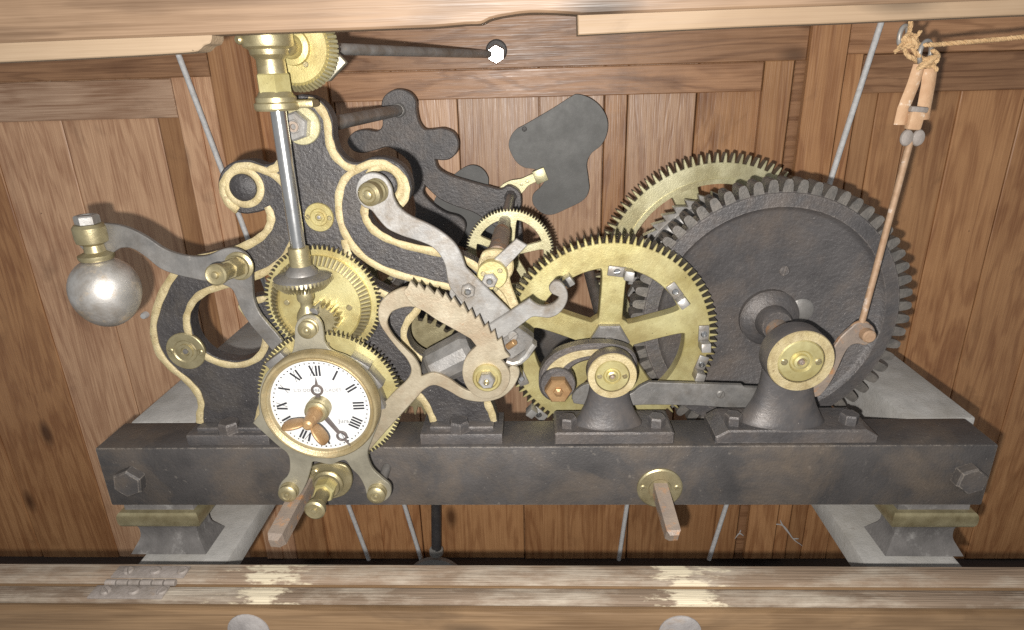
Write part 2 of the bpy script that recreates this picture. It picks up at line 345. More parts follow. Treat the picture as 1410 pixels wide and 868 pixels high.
def teeth_loop(c, rr, rt, n, shape='spur', ph=0.0):
    out = []
    pr = {'spur': [(.02, rr), (.26, rr), (.36, (rr+rt)/2+.15*(rt-rr)), (.44, rt), (.58, rt), (.66, (rr+rt)/2+.15*(rt-rr)), (.76, rr)],
          'sharp': [(.0, rr), (.2, rr), (.42, rt), (.56, rt), (.80, rr)],
          'saw': [(.0, rr), (.90, rt), (.985, rt)]}[shape]
    for i in range(n):
        for f, r in pr:
            t = 2*math.pi*(i+f)/n+ph; out.append((c[0]+r*math.cos(t), c[1]+r*math.sin(t)))
    return out
def window(c, r1, r2, a0, a1, w1, rc=.25, n=7):
    """opening between two spokes of half-width w1, from radius r1 to r2"""
    r1 = max(r1, w1/math.sin((a1-a0)*.5*.72))
    da1, da2 = math.asin(min(.95, w1/r1)), math.asin(w1/r2)
    pts = []
    def arc(r, s, e, k):
        for i in range(k+1):
            t = s+(e-s)*i/k; pts.append((r*math.cos(t), r*math.sin(t)))
    arc(r2, a0+da2, a1-da2, 14); arc(r1, a1-da1, a0+da1, 6)
    for _ in range(3):   # round the corners
        q = []
        for i in range(len(pts)):
            p0, p1 = Vector(pts[i]), Vector(pts[(i+1) % len(pts)]); L = (p1-p0).length
            f = min(.25, (r2-r1)*.22/max(L, 1e-6)); q += [tuple(p0+(p1-p0)*f), tuple(p1-(p1-p0)*f)]
        pts = q
    return [(c[0]+p[0], c[1]+p[1]) for p in pts]
def spoked(c, rr, rt, n, shape, r_in, r_hub, ns, sw, ph=0.0, sph=0.0, hole=0):
    loops = [teeth_loop(c, rr, rt, n, shape, ph)]
    for i in range(ns):
        a = sph+2*math.pi*i/ns; loops.append(window(c, r_hub, r_in, a, a+2*math.pi/ns, sw))
    if hole: loops.append(circ(c, hole))
    return loops

# ================================================================== the case: back wall, floor, lintel, sill
YW = .62
wall = thing('wall', 'brown plank back wall of the clock case', 'wall', V(700, 780, YW), kind='structure')
def board(name, px, y, mat, t=.018):
    """px: four corners on the wall plane"""
    me = plate([W(px, YW-y)], YW-y, t, .0018); return link(name, me, mat, wall)
xb = lambda x, y: x+(767-x)*(y-100)/2640.0      # a plumb line that passes x at row 100
def vplank(x0, x1, y0, y1, mat, y=0.0, name='plank', s0=0, s1=0):
    x0 += random.uniform(-.2, .5); x1 -= random.uniform(-.2, .5); y += random.uniform(0, .002)
    board(name, [(xb(x0, y0), y0+s0), (xb(x1, y0), y0+s1), (xb(x1, y1), y1), (xb(x0, y1), y1)], y, mat)
def tl(y, x): return y-.026*(x-740)             # rows of the level rails
def rail(x0, x1, y0, y1, mat, y=0.0, name='rail', top=None):
    board(name, [(xb(x0, tl(y0, x0)), tl(y0, x0)), (xb(x1, tl(y0, x1)), tl(y0, x1)), (xb(x1, tl(y1, x1)), tl(y1, x1)), (xb(x0, tl(y1, x0)), tl(y1, x0))], y, mat)
link('backing', box(-2.6, 2.6, YW+.022, YW+.03, -.1, 2.2, .001), 'wood_rail', wall)
xs = [-330, -180, -40, 66, 203, 292, 352, 455, 538, 627, 742, 833, 866, 962, 1053]
for i in range(len(xs)-1):
    pale = xs[i] in (-40, 66, 538, 627, 742, 866, 455)
    vplank(xs[i]+.6, xs[i+1]-.6, 60, 770 if xs[i] < 150 else 600, 'wood_plank_pale' if pale else 'wood_plank', y=random.uniform(0, .003) - (.003 if xs[i] == 833 else 0))
rail(452, 1108, 20, 93, 'wood_rail', .016); rail(452, 1051, 93.8, 134, 'wood_rail', .019)
rail(-330, 288, 12, 94, 'wood_rail', .024); rail(-330, 232, 94.8, 149, 'wood_rail_pale', .008)
vplank(233, 262, 98, 770, 'wood_plank_pale', .010, 'stile'); vplank(262.8, 288, 98, 770, 'wood_plank_pale', .006, 'stile')
vplank(289, 344, 20, 770, 'wood_plank', .030, 'stile'); vplank(345, 449, 20, 770, 'wood_plank', .010, 'stile')
vplank(1053, 1093, 84, 770, 'wood_plank', .020, 'stile', 0, -1); vplank(1093.8, 1111, 10, 770, 'wood_rail', .003, 'stile')  # second strip: the next post's shadow, painted as darker wood
vplank(1111.8, 1163, 10, 770, 'wood_plank', .030, 'stile'); vplank(1163.8, 1186, 60, 770, 'wood_plank', .016, 'stile')
rail(1164, 1640, 10, 86, 'wood_rail', .022); rail(1187, 1640, 86.8, 141, 'wood_rail', .012)
for i, x in enumerate([1187, 1215, 1262, 1330, 1420, 1520]): vplank(x+.5, [1215, 1262, 1330, 1420, 1520, 1640][i]-.5, 120, 770, 'wood_plank', .002*(i % 2)+.001)
zf = V(700, 768, YW).z
for i in range(5): vplank(150+i*186+1, 150+(i+1)*186-1, 601, 770, 'wood_plank', .004*(i % 2))
fl = link('floor', box(-2.2, 2.2, -.10, .70, zf-.03, zf, .001), 'wood_floor', None, (0, .3, zf)); tag(fl, 'dark brown floor board at the bottom of the case', kind='structure')

# lintel over the opening
YL = -.12
lin = thing('lintel', 'light brown wooden lintel board across the top of the opening', 'board', V(700, 30, YL))
lp = [(-90,63,1),(126,54,1),(290,48),(420,43.5),(520,40),(560,38.5),(600,37),(640,33.5),(662,32.5),(676,26),(700,21),(730,17.5),(765,18),(795,20),(800,20.5,1),(1050,11,1),(1283,3,1),(1500,-5,1),(1500,-90,1),(-90,-90,1)]
link('board', plate([W(smooth(lp, True, 3), YL)], YL, .028, .002), 'wood_lintel', lin)
link('batten', plate([W(smooth([(-90,50,1),(-90,90,1),(126,80,1),(200,76),(262,72),(274,69),(280,63),(288,60),(291,54,1),(291,40,1)], True, 4), YL+.006)], YL+.006, .026, .001), 'wood_raw', lin)
link('batten', plate([W(smooth([(795,10,1),(796,48.5,1),(900,43),(1050,36),(1180,31),(1283,26),(1500,17,1),(1500,-20,1)], True, 4), YL+.006)], YL+.006, .026, .001), 'wood_raw', lin)

# sill in front
zs = V(705, 778, -.10).z
yr = lambda r, z=None: VZ(705, r, zs if z is None else z).y
sill = thing('sill', 'worn wooden sill with cream paint patches along the bottom', 'sill', (0, -.13, zs-.12))
link('back_board', box(-1.4, 1.4, yr(800.5), -.10, zs-.12, zs, .002), 'wood_sill', sill)
link('groove_strip', box(-1.4, 1.4, yr(808), yr(800.8), zs-.12, zs-.006, .0015), 'wood_sill_front', sill)
link('front_board', box(-1.4, 1.4, yr(829)+.001, yr(808.3), zs-.12, zs-.001, .003), 'wood_sill', sill)
link('front_face', box(-1.4, 1.4, yr(829)-.012, yr(829), zs-.14, zs-.005, .002), 'wood_sill_front', sill)
for (x, y) in ((343, 868), (936, 870)):
    Yf = yr(829)-.012; c = V(x, y, Yf); r = 29*sc(x, y, Yf)
    link('round_plate', lathe([(0, .004), (r*.8, .004), (r, .0015), (r, -.004)], c, TO, 36), 'plate_grey', sill)
# hinge
hx0, hx1 = VZ(146, 800, zs).x, VZ(244, 800, zs).x
hg = link('hinge', join([box(hx0+.003, hx1+.006, yr(798.5), -.106, zs-.001, zs+.0022, .0008), box(hx0-.006, hx1-.004, yr(827), yr(809.5), zs-.002, zs+.0012, .0008)]), 'hinge_paint', sill)
kn = (hx1-hx0)/6
for i in range(6):
    link('knuckle', rod((hx0+i*kn+.001, yr(804), zs-.001), (hx0+(i+1)*kn-.001, yr(804), zs-.001), .0042, 14), 'hinge_paint', hg)
for i in range(3):
    link('screw', screw((hx0+.021+i*.036, (yr(798)-.106)/2, zs+.0018), .0068, UP, .5+i), 'hinge_paint', hg)
    link('screw', screw((hx0+.012+i*.036, (yr(827)+yr(809))/2, zs+.0009), .0068, UP, .9+i), 'hinge_paint', hg)

# ================================================================== iron base
zt = V(705, 615.5, 0).z; zb = V(705, 696.5, 0).z
BD = .072
xl, xr_ = V(130, 619, 0).x, V(1376, 613, 0).x
beam = thing('front_beam', 'long dark iron beam carrying the clockwork across the front', 'beam', ((xl+xr_)/2, BD/2, zb))
link('bar', box(xl, xr_, 0, BD, zb, zt, .003, 2), 'iron_beam', beam)
for (x, y) in ((183, 659), (1330, 655)):
    c = V(x, y, 0); link('bolt', hexbolt(c, TO, 21*sc(x, y, 0), .016, .35), 'iron_beam', beam)
# side beams running back to the wall
for s, (xo, lab) in enumerate(((VZ(170, 589, zt).x, 'dusty grey side beam running back at the left'), (VZ(1283, 527, zt).x, 'dusty grey side beam running back at the right'))):
    if s == 0: x0, x1 = xo, xo+.10
    else: x1 = xo; x0 = VZ(1199, 530, zt).x
    sb = link('side_beam', box(x0, x1, BD+.002, YW-.045, zb, zt-.001, .003), 'stone_dust', None, ((x0+x1)/2, .3, zb))
    tag(sb, lab, 'beam', 'side beams of the base')
rb = link('rear_beam', box(VZ(170, 589, zt).x+.17, VZ(1199, 530, zt).x-.005, .44, .50, zb+.02, zt-.002, .003), 'iron_beam', None, (.1, .47, zb)); tag(rb, 'dark rear beam half hidden behind the wheels', 'beam')
ZL = .533
for s, lab in ((-1, 'low dusty ledge board under the beam at the left'), (1, 'low dusty ledge board under the beam at the right')):
    x0, x1 = sorted((s*.467, s*.60))
    lg = link('ledge_board', box(x0, x1, -.05, YW-.035, ZL-.035, ZL, .002), 'stone_dust', None, ((x0+x1)/2, .25, ZL-.035)); tag(lg, lab, 'board', 'low ledge boards')
# moulded feet under the beam
def foot(x0, x1, lab):
    """a moulded block: the profile returns round all its sides"""
    def stack(lv):
        vs_ = []
        for (o, d) in lv:
            vs_ += [(x0-o, .006-o, zb-d), (x1+o, .006-o, zb-d), (x1+o, .064+o, zb-d), (x0-o, .064+o, zb-d)]
        n = len(lv); fs = [(0, 1, 2, 3), (4*n-4, 4*n-3, 4*n-2, 4*n-1)]
        for q in range(n-1): fs += [(4*q+i, 4*q+(i+1) % 4, 4*q+4+(i+1) % 4, 4*q+4+i) for i in range(4)]
        return mesh(vs_, fs, 40)
    def sm(l): return [(p.x, p.y) for p in smooth(l, False, 6)]
    t = thing('moulded_foot', lab, 'foot', ((x0+x1)/2, .03, ZL), 'moulded feet under the beam')
    link('block', stack(sm([(-.003,.0005,1),(-.003,.012,1),(-.002,.015,1),(-.002,.040,1),(-.004,.043,1),(-.009,.049),(-.0105,.058),(-.009,.070),(-.003,.081),(.003,.0912,1)])), 'foot_grey', t)
    link('moulding', stack(sm([(.000,.0135,1),(.004,.0155),(.0065,.021),(.0065,.032),(.004,.0385),(.000,.0405,1)])), 'brass_old', t)
    return t
foot(V(163, 702, 0).x, V(264, 702, 0).x, 'moulded grey foot with gilt band under the left end of beam')
foot(V(1240, 697, 0).x, V(1346, 697, 0).x, 'moulded grey foot with gilt band under the right end of beam')

# ================================================================== front scroll frame
YF = .030; FT = .024
AX = V(432, 255, YF).x
half = [(428,132),(444,142),(456,162),(459,190),(465,208),(478,221),(494,224),(512,217),(533,218),(552,228),(564,246),(566,266),(557,283),(540,291),(522,290),(508,288),(507,300),(516,313),(534,325),(562,335),(605,344),(636,351),(660,364),(682,386),(702,414),(717,448),(718,480),(706,504),(688,523),(678,538),(676,553),(682,568),(686,584,1),(592,584,1),(590,575),(581,556),(570,540),(540,515),(505,502)]
hole = [(479,331),(484,348),(494,369),(509,387),(531,400),(549,405),(570,409),(583,418),(577,430),(566,443),(561,458),(564,474),(578,488),(601,495),(626,492),(646,480),(656,460),(655,435),(643,413),(622,400),(592,394),(552,384),(522,372),(497,354)]
def mir(l): return [(2*AX-x, z) for x, z in l][::-1]
hw = W(smooth(half, False, 5), YF); top = V(413, 130, YF); bot = V(468, 498, YF)
outer = [(AX, top.z)]+hw+[(AX, bot.z)]+mir(hw)
h1 = W(smooth(hole, True, 5), YF)
fr = thing('front_frame', 'black cast iron scroll frame with gilded edges standing on the beam', 'frame', (AX, YF, zt))
link('casting', plate([outer, h1, mir(h1)], YF, FT, .002), 'iron_paint', fr)
BR = .0051
def beads(px, both=True, closed=False, r=BR):
    p = [Vector((a, YF-.0005, b)) for a, b in W(smooth(px, closed, 5), YF)]
    r0 = r; r = []; wv = random.random()*9      # hand-laid gilding: the line swells and thins
    for i in range(len(p)): r.append(r0*(1+.09*math.sin(i*.47+wv)+.07*math.sin(i*1.31+2*wv)))
    link('gilded_edge', tube(p, r, 10, closed, .45, ref=(0,-1,0)), 'gold_paint', fr)
    if both:
        q = [Vector((2*AX-v.x, v.y, v.z)) for v in p][::-1]
        link('gilded_edge', tube(q, r, 10, closed, .45, ref=(0,-1,0)), 'gold_paint', fr)
beads([(424,138),(438,146),(450,165),(453,191),(460,212),(475,228),(489,233)])
beads([(546,286),(556,276),(560,263),(557,250),(547,237),(531,226),(512,226),(493,233),(475,247),(467,270),(468,300),(477,325),(496,350),(521,367),(551,379),(591,389),(620,396),(641,408),(655,425),(661,440),(661,462),(650,484),(628,497),(601,500),(576,492),(560,476),(556,458),(562,442),(573,429),(577,420),(568,414),(548,410),(529,405),(506,391),(490,371),(479,349),(475,330)], r=BR*.94)
beads([(504,282),(502,292),(505,304),(515,317),(534,329),(562,339),(605,348),(634,355),(656,368),(677,389),(697,417),(711,448),(712,479),(701,501),(684,519),(673,536),(671,553),(677,568),(680,580)])
beads([(597,580),(594,572),(585,554),(573,541)])
# boss in each curl
for px in ((336, 258),):
    c = V(px[0], px[1], YF); r = 19*sc(*px, YF)
    for s in (1, -1):
        cc = Vector((c.x if s == 1 else 2*AX-c.x, YF, c.z))
        link('boss', lathe([(r, -.002), (r*.98, .004), (r*.8, .0065), (r*.3, .008), (0, .0083)], cc, TO, 32), 'iron_paint', fr)
        link('gilded_ring', tube([cc+Vector(((r+BR*.8)*math.cos(t*math.pi/24), -.0005, (r+BR*.8)*math.sin(t*math.pi/24))) for t in range(48)], BR*.92, 10, True, .45, ref=(0,-1,0)), 'gold_paint', fr)
# feet of the frame with bolts
for i, (x0, x1, bx, by) in enumerate(((258, 371, 318, 588), (579, 692, 633, 586))):
    a, b_ = V(x0, 605, .008).x, V(x1, 605, .008).x
    link('foot', join([box(a, b_, .006, BD-.004, zt, zt+.0165, .0015), box(a+.012, b_-.012, .014, BD-.010, zt+.016, zt+.024, .003)]), 'iron_wheel', fr)
    c = V(bx, by, .022); link('bolt', hexbolt(Vector((c.x, .018, zt+.0165)), UP, .0145, .016, .2), 'iron_wheel', fr)
# brass bushings
def bushing(px, py, rp, Y, lab=None, par=None, mat='brass'):
    c = V(px, py, Y); r = rp*sc(px, py, Y)
    o = link('bushing', lathe([(r, -.001), (r, .0025), (r*.96, .0035), (r*.62, .0035), (r*.56, .0022), (r*.40, .0022), (r*.38, .0045), (r*.24, .0045), (r*.18, .002), (0, .002)], c, TO, 40), mat, par)
    for s in (-1, 1):
        link('screw', screw(c+Vector((s*r*.76, -.0030, s*-.05*r)), r*.17, TO, random.uniform(0, 3)), 'brass_old', o)
    link('pivot', lathe([(r*.15, 0), (r*.13, .004), (0, .0045)], c, TO, 16), 'steel_dark', o)
    return o
bushing(440, 299, 20, YF, par=fr); bushing(257, 483, 27, YF, par=fr, mat='brass_old')
# top nut and washer of the spacer
c = V(412, 173, YF); k = sc(412, 173, YF)
link('washer', lathe([(26*k, -.001), (26*k, .003), (25*k, .004), (0, .004)], c+Vector((4*k,0,0)), TO, 36), 'brass_pale', fr)
link('nut', nut(c+Vector((0,-.004,0)), TO, 20*k, .016, .3), 'steel', fr)
link('pivot', lathe([(7*k, 0), (7*k, .0175), (4*k, .0175), (3*k, .014), (0, .014)], c+Vector((0,-.004,0)), TO, 20), 'steel_rusty', fr)

# ================================================================== rear frame, spacer
YR = .50
rf = thing('rear_frame', 'plain black iron frame with rounded lobes behind, near the wall', 'frame', V(580, 455, YR))
rfp = [(526,158),(525,144),(528,134),(536,127),(548,123),(563,127),(572,138),(573,152),(576,167),(584,178),(597,178),(610,177),(624,183),(631,196),(629,210),(620,219),(610,221),(599,220,1),(603,232),(617,241),(642,249),(671,257),(689,261),(700,256),(713,262),(718,274),(717,300),(720,330),(712,345),(700,330),(680,312),(654,294),(629,285),(605,274),(585,256,1),(583,267),(595,281),(613,293),(632,299),(641,310),(638,325),(628,350),(640,400),(650,456,1),(520,456,1),(540,380),(560,335),(572,293),(566,258),(568,242),(563,224),(549,211),(534,203),(518,207),(499,211),(485,207),(478,195),(486,183),(502,179),(518,181),(526,174)]
link('casting', pplate([rfp], YR, .020, .002, 5), 'iron_wheel', rf)
sp = link('spacer_rod', rod((c.x+.01, YF+FT, c.z-.004), V(549, 152, YR), .0095, 24, .0105), 'steel', None, c); tag(sp, 'grey steel spacer rod joining the two frames near the top', 'rod')
link('collar', lathe([(.0135, 0), (.0135, .006), (.011, .008), (.011, .010)], V(549, 152, YR), TO, 24), 'steel_dark', sp)

# ================================================================== wheels
def greasy(o, c, rmin, mat='tooth_grease'):
    """the flanks of the teeth carry dark old oil"""
    me = o.data; me.materials.append(MAT[mat]); d = Vector((c.x, c.y, c.z))-WL[o]
    for p in me.polygons:
        r = math.hypot(p.center.x-d.x, p.center.z-d.z)
        if abs(p.normal.y) < .3 and r > rmin: p.material_index = 1
    return o
def wheel_at(px, py, Y): c = V(px, py, Y); return (c.x, c.z), sc(px, py, Y), c
def arbor(par, c, y0, y1, r, mat='steel_dark'):
    return link('arbor', rod((c.x, y0, c.z), (c.x, y1, c.z), r, 20), mat, par)

# big dark barrel wheel on the right
YG = .145
c2, k, c = wheel_at(1059, 438, YG); RB = 174*k
bw = thing('barrel_wheel', 'large solid dark iron wheel with chunky hollow teeth at right', 'wheel', c)
link('disc', lathe([(0, -.006), (RB*.84, -.006), (RB*.865, -.003), (RB*.885, .002), (RB*.985, .002), (RB, -.001), (RB, -.030), (RB*.9, -.034), (0, -.034)], c, TO, 120), 'iron_wheel', bw)
link('hub_flange', lathe([(RB*.23, -.008), (RB*.23, .002), (RB*.20, .008), (RB*.16, .010), (RB*.135, .014), (RB*.125, .030), (RB*.11, .034), (0, .034)], c, TO, 48), 'iron_wheel', bw)
NT = 60; th, tw, td = RB*.090, RB*.064, .032
def tooth_mesh():
    # rounded slab: x tangential, z radial, y depth; a lens hollow is sunk in its top
    prof = [(-tw*.62, -th*.12), (-tw*.55, th*.55), (-tw*.42, th*.88), (-tw*.2, th), (tw*.2, th), (tw*.42, th*.88), (tw*.55, th*.55), (tw*.62, -th*.12)]
    n = len(prof); vs_ = [(x, y, z) for y in (0, td) for (x, z) in prof]
    fs = [tuple(range(n))]+[tuple(range(n, 2*n))]
    for i in range(n-1):
        if i == 3: continue
        fs.append((i, i+1, n+i+1, n+i))
    b0 = len(vs_); m_ = 6
    lens = [(-tw*.17*math.sin(math.pi*j/m_), td*(.14+.72*j/m_)) for j in range(m_+1)]+[(tw*.17*math.sin(math.pi*j/m_), td*(.14+.72*j/m_)) for j in range(m_-1, 0, -1)]
    q = len(lens); vs_ += [(x, y, th) for x, y in lens]+[(x*.6, td*.5+(y-td*.5)*.8, th*.55) for x, y in lens]
    for j in range(q): fs.append((b0+j, b0+(j+1) % q, b0+q+(j+1) % q, b0+q+j))
    fs.append(tuple(range(b0+q, b0+2*q)))
    # rim around the hollow: corners 3 (x-), 4 (x+) at y=0 and n+3, n+4 at y=td
    left = [b0+j for j in range(m_+1)]; right = [b0]+[b0+q-j for j in range(1, m_)]+[b0+m_]
    for j in range(m_): fs.append((3, left[j], left[j+1]) if j < m_/2 else (n+3, left[j], left[j+1]))
    fs.append((3, left[m_//2], n+3))
    for j in range(m_): fs.append((4, right[j], right[j+1]) if j < m_/2 else (n+4, right[j], right[j+1]))
    fs.append((4, right[m_//2], n+4)); fs.append((3, 4, b0)); fs.append((n+3, n+4, b0+m_))
    return mesh(vs_, fs, 40)
tm = tooth_mesh(); tm.materials.append(MAT['iron_teeth']); tm.name = 'tooth'
for i in range(NT):
    a = 2*math.pi*i/NT+.02
    o = bpy.data.objects.new('tooth', tm); COL.objects.link(o); o.parent = bw
    o.location = (math.sin(a)*(RB-.0005), -.0006, math.cos(a)*(RB-.0005)); o.rotation_euler = (0, a, 0)
cs = V(1082, 375, YG); link('screw', screw(cs+Vector((0,.006,0)), 7*k, TO, 1.4), 'iron_wheel', bw)
ch = V(1105, 429, YG); link('plug', lathe([(17*k, -.006), (17*k, .0065), (15*k, .008), (0, .008)], ch+Vector((0,.0105,0)), TO, 30), 'steel_dark', bw)
link('arbor', rod(V(1103, 498, .02), c+Vector((0, .03, 0)), .0165, 24), 'steel_rusty', bw)
link('drum', lathe([(0, -.034), (RB*.78, -.034), (RB*.78, -.150), (0, -.150)], c, TO, 80), 'iron_beam', bw)

# ratchet wheel behind it
c2, k, c = wheel_at(990, 389, .305); R = 125*k
rw = thing('ratchet_wheel', 'grey steel ratchet wheel with slanted teeth behind the dark wheel', 'wheel', c)
link('rim', plate([teeth_loop(c2, R*.93, R, 44, 'saw', .3), circ(c2, R*.3)], c.y, .016, .0008), 'steel', rw)
link('face_ring', lathe([(R*.90, 0), (R*.90, .006), (R*.87, .010), (R*.80, .012), (R*.5, .012), (R*.5, 0)], c, TO, 80), 'steel_dark', rw)

# tall brass great wheel at the back
c2, k, c = wheel_at(980, 374, .375); R = 159*k
gw = thing('great_wheel', 'tall pale brass spoked wheel rising behind the dark wheels', 'wheel', c)
greasy(link('rim', plate(spoked(c2, R*.925, R, 92, 'spur', R*.76, R*.22, 6, R*.10, 0, math.radians(112)), c.y, .020, .001), 'brass_pale', gw), c, R*.82)
link('bead', lathe([(R*.755, -.001), (R*.755, .003), (R*.795, .003), (R*.795, -.001)], c, TO, 90), 'brass_pale', gw)
arbor(gw, c, .32, .56, .012)

# brass pin wheel in the middle
c2, k, c = wheel_at(838, 469, .11); R = 148*k
pw = thing('pin_wheel', 'large brass wheel with spokes and steel lifting pins in the centre', 'wheel', c)
greasy(link('rim', plate(spoked(c2, R*.93, R, 96, 'spur', R*.70, R*.20, 5, R*.105, 0.01, math.radians(87)), c.y, .022, .001), 'brass', pw), c, R*.82)
link('hub', lathe([(R*.19, -.001), (R*.19, .008), (R*.17, .010), (0, .010)], c, TO, 6, ang=20), 'steel_dark', pw)
link('arbor', rod(V(843, 518, .02), c, .011, 20), 'steel_dark', pw); link('rear_arbor', rod(c, c+Vector((0, .34, 0)), .011, 20), 'steel_dark', pw)
pins = [(855, 374, 10), (932, 405, -35), (968, 464, -82), (963, 505, -88), (775, 388, 55), (716, 515, 95), (738, 566, 130), (838, 540, 200)]
for (x, y, a) in pins:
    p = V(x, y, c.y); rad = math.radians(a)
    d = Vector((p.x-c.x, 0, p.z-c.z)).normalized(); t = Vector((d.z, 0, -d.x))
    pn = link('pin_clip', obox(p+Vector((0,-.0022,0))-t*.006, t, TO, d, .013, .0022, .0075, .0015), 'steel', pw)
    link('pin', obox(p+Vector((0,-.011,0))+t*.009, t+TO*.25, TO, d, .0065, .011, .0068, .001), 'steel', pn)
    link('screw', screw(p+Vector((0,-.0044,0))-t*.006, .0048, TO, rad), 'steel_bright', pn)

# small brass wheel
c2, k, c = wheel_at(702, 348, .25); R = 61*k
sw = thing('small_wheel', 'small brass spoked wheel with fine teeth below the fly', 'wheel', c)
greasy(link('rim', plate(spoked(c2, R*.94, R, 84, 'sharp', R*.76, R*.2, 5, R*.085, 0, math.radians(84)), c.y, .009, .0006), 'brass_pale', sw), c, R*.82)
link('hub', lathe([(R*.24, -.001), (R*.22, .010), (R*.12, .012), (0, .012)], c, TO, 28), 'brass_old', sw)
arbor(sw, c, .06, .52, .006)

# half-hidden wheel behind the rack, and train behind the frame
c2, k, c = wheel_at(572, 503, .10); R = 78*k
hw_ = thing('escape_wheel', 'brass toothed wheel glimpsed behind the curved rack', 'wheel', c)
greasy(link('rim', plate([teeth_loop(c2, R*.84, R, 34, 'sharp', .1)], c.y, .012, .0006), 'brass_old', hw_), c, R*.82)
arbor(hw_, c, .06, .48, .008)
c2, k, c = wheel_at(560, 372, .22); R = 62*k
tw_ = thing('hidden_wheel', 'brass wheel in the dark behind the slit of the frame', 'wheel', c)
link('rim', plate(spoked(c2, R*.9, R, 60, 'spur', R*.68, R*.2, 5, R*.12), c.y, .010, .0006), 'brass_old', tw_)
link('pinion', plate([teeth_loop(c2, R*.16, R*.24, 10, 'spur')], c.y-.05, .05, .0006), 'steel_dark', tw_)
arbor(tw_, c, .056, .49, .007)

# spur wheel behind the dial
YD = -.030
c2, k, c = wheel_at(454, 549, YD); R = 100*k
mw = thing('spur_wheel', 'greenish brass spur wheel directly behind the dial', 'wheel', c)
greasy(link('rim', plate(spoked(c2, R*.945, R, 100, 'spur', R*.72, R*.2, 5, R*.12, 0, math.radians(60)), YD, .008, .0006), 'brass', mw), c, R*.82)
for (x, y, a) in ((440, 479, 4), (497, 497, 35), (515, 517, 55), (521, 543, 75), (390, 492, -35)):
    p = V(x, y, YD); rr = math.radians(a)
    link('lifting_block', obox(p+Vector((0,-.010,0)), (math.cos(rr), 0, -math.sin(rr)), TO, (math.sin(rr), 0, math.cos(rr)), .0135, .010, .009, .001), 'steel_dark', mw)
arbor(mw, c, -.05, .05, .008)

# bevel crown wheel in front of the frame
YC = .008
c2, k, c = wheel_at(444, 417, YC); R = 81*k
cw = thing('crown_wheel', 'yellow brass double wheel with radial crown teeth beneath the shaft', 'wheel', c)
greasy(link('spur_rim', plate([teeth_loop(c2, R*.93, R, 76, 'spur'), circ(c2, R*.3)], YC, .008, .0006), 'brass', cw), c, R*.82)
link('crown_body', lathe([(R*.84, -.001), (R*.84, .004), (R*.70, .012), (R*.68, .010), (0, .010)], c, TO, 80), 'brass', cw)
tv, tf = [], []
for i in range(70):
    a = 2*math.pi*i/70; d = Vector((math.cos(a), 0, math.sin(a))); t = Vector((-math.sin(a), 0, math.cos(a))); b0 = len(tv)
    for (r_, y_, wd) in ((R*.845, .004, .0020), (R*.845, .0085, .0012), (R*.715, .0165, .0010), (R*.705, .0115, .0014)):
        tv += [c+d*r_+TO*y_+t*wd, c+d*r_+TO*y_-t*wd]
    tf += [(b0, b0+2, b0+4, b0+6), (b0+1, b0+7, b0+5, b0+3), (b0, b0+1, b0+3, b0+2), (b0+2, b0+3, b0+5, b0+4), (b0+4, b0+5, b0+7, b0+6)]
link('crown_teeth', mesh(tv, tf, 20), 'brass_old', cw)
for (x, y) in ((399, 413), (484, 420)):
    link('screw', screw(V(x, y, YC)+Vector((0,-.0102,0)), 4.2*k, TO, .8), 'brass_old', cw)
c3 = V(453, 430, YC)
link('pinion', plate([teeth_loop((c3.x, c3.z), 17*k, 23*k, 18, 'spur')], YC-.030, .022, .0006), 'brass_old', cw)
arbor(cw, c, -.030, .03, .006)

# vertical shaft
YS = -.022
vsx = thing('vertical_shaft', 'polished upright steel shaft with brass coupling standing left of centre', 'shaft', V(424, 442, YS))
pa, pb = V(381, 142, YS), V(412, 350, YS)
AXs = pb.x; top_ = Vector((AXs, YS, pa.z)); ks = sc(395, 250, YS)
def zr(y, x=None): return V(400, y, YS).z
link('rod', rod((AXs, YS, zr(345)), (AXs, YS, zr(60)), 10.5*ks, 28), 'steel_bright', vsx)
link('sleeve', lathe([(15*ks, zr(377)), (15*ks, zr(346)), (14.5*ks, zr(341)), (11*ks, zr(340))], (AXs, YS, 0), UP, 32), 'brass_old', vsx)
bz = zr(381)
link('bevel_pinion', lathe([(12*ks, bz-.010), (30*ks, bz-.010), (40*ks, bz-.004), (41*ks, bz), (36*ks, bz+.002), (24*ks, bz+.004), (22*ks, bz+.008), (15*ks, bz+.014)], (AXs, YS, 0), UP, 60), 'steel_dark', vsx)
tv, tf = [], []
for i in range(44):
    a = 2*math.pi*i/44; d = Vector((math.cos(a), math.sin(a), 0)); t = Vector((-math.sin(a), math.cos(a), 0)); b0 = len(tv); o_ = Vector((AXs, YS, bz))
    for (r_, z_, wd) in ((41.5*ks, -.001, .0017), (42.5*ks, -.006, .0009), (31*ks, -.0155, .0007), (30*ks, -.010, .0011)):
        tv += [o_+d*r_+UP*z_+t*wd, o_+d*r_+UP*z_-t*wd]
    tf += [(b0, b0+2, b0+4, b0+6), (b0+1, b0+7, b0+5, b0+3), (b0, b0+1, b0+3, b0+2), (b0+2, b0+3, b0+5, b0+4), (b0+4, b0+5, b0+7, b0+6)]
link('pinion_teeth', mesh(tv, tf, 20), 'brass_old', vsx)
link('pivot_post', lathe([(6*ks, zr(383)), (6*ks, zr(394)), (11*ks, zr(398)), (12.5*ks, zr(402)), (12.5*ks, zr(412)), (9*ks, zr(417)), (9*ks, zr(422)), (15*ks, zr(430)), (17*ks, zr(436)), (17*ks, zr(455)), (12*ks, zr(458)), (0, zr(458))][::-1], (AXs, YS, 0), UP, 32), 'brass_old', vsx)
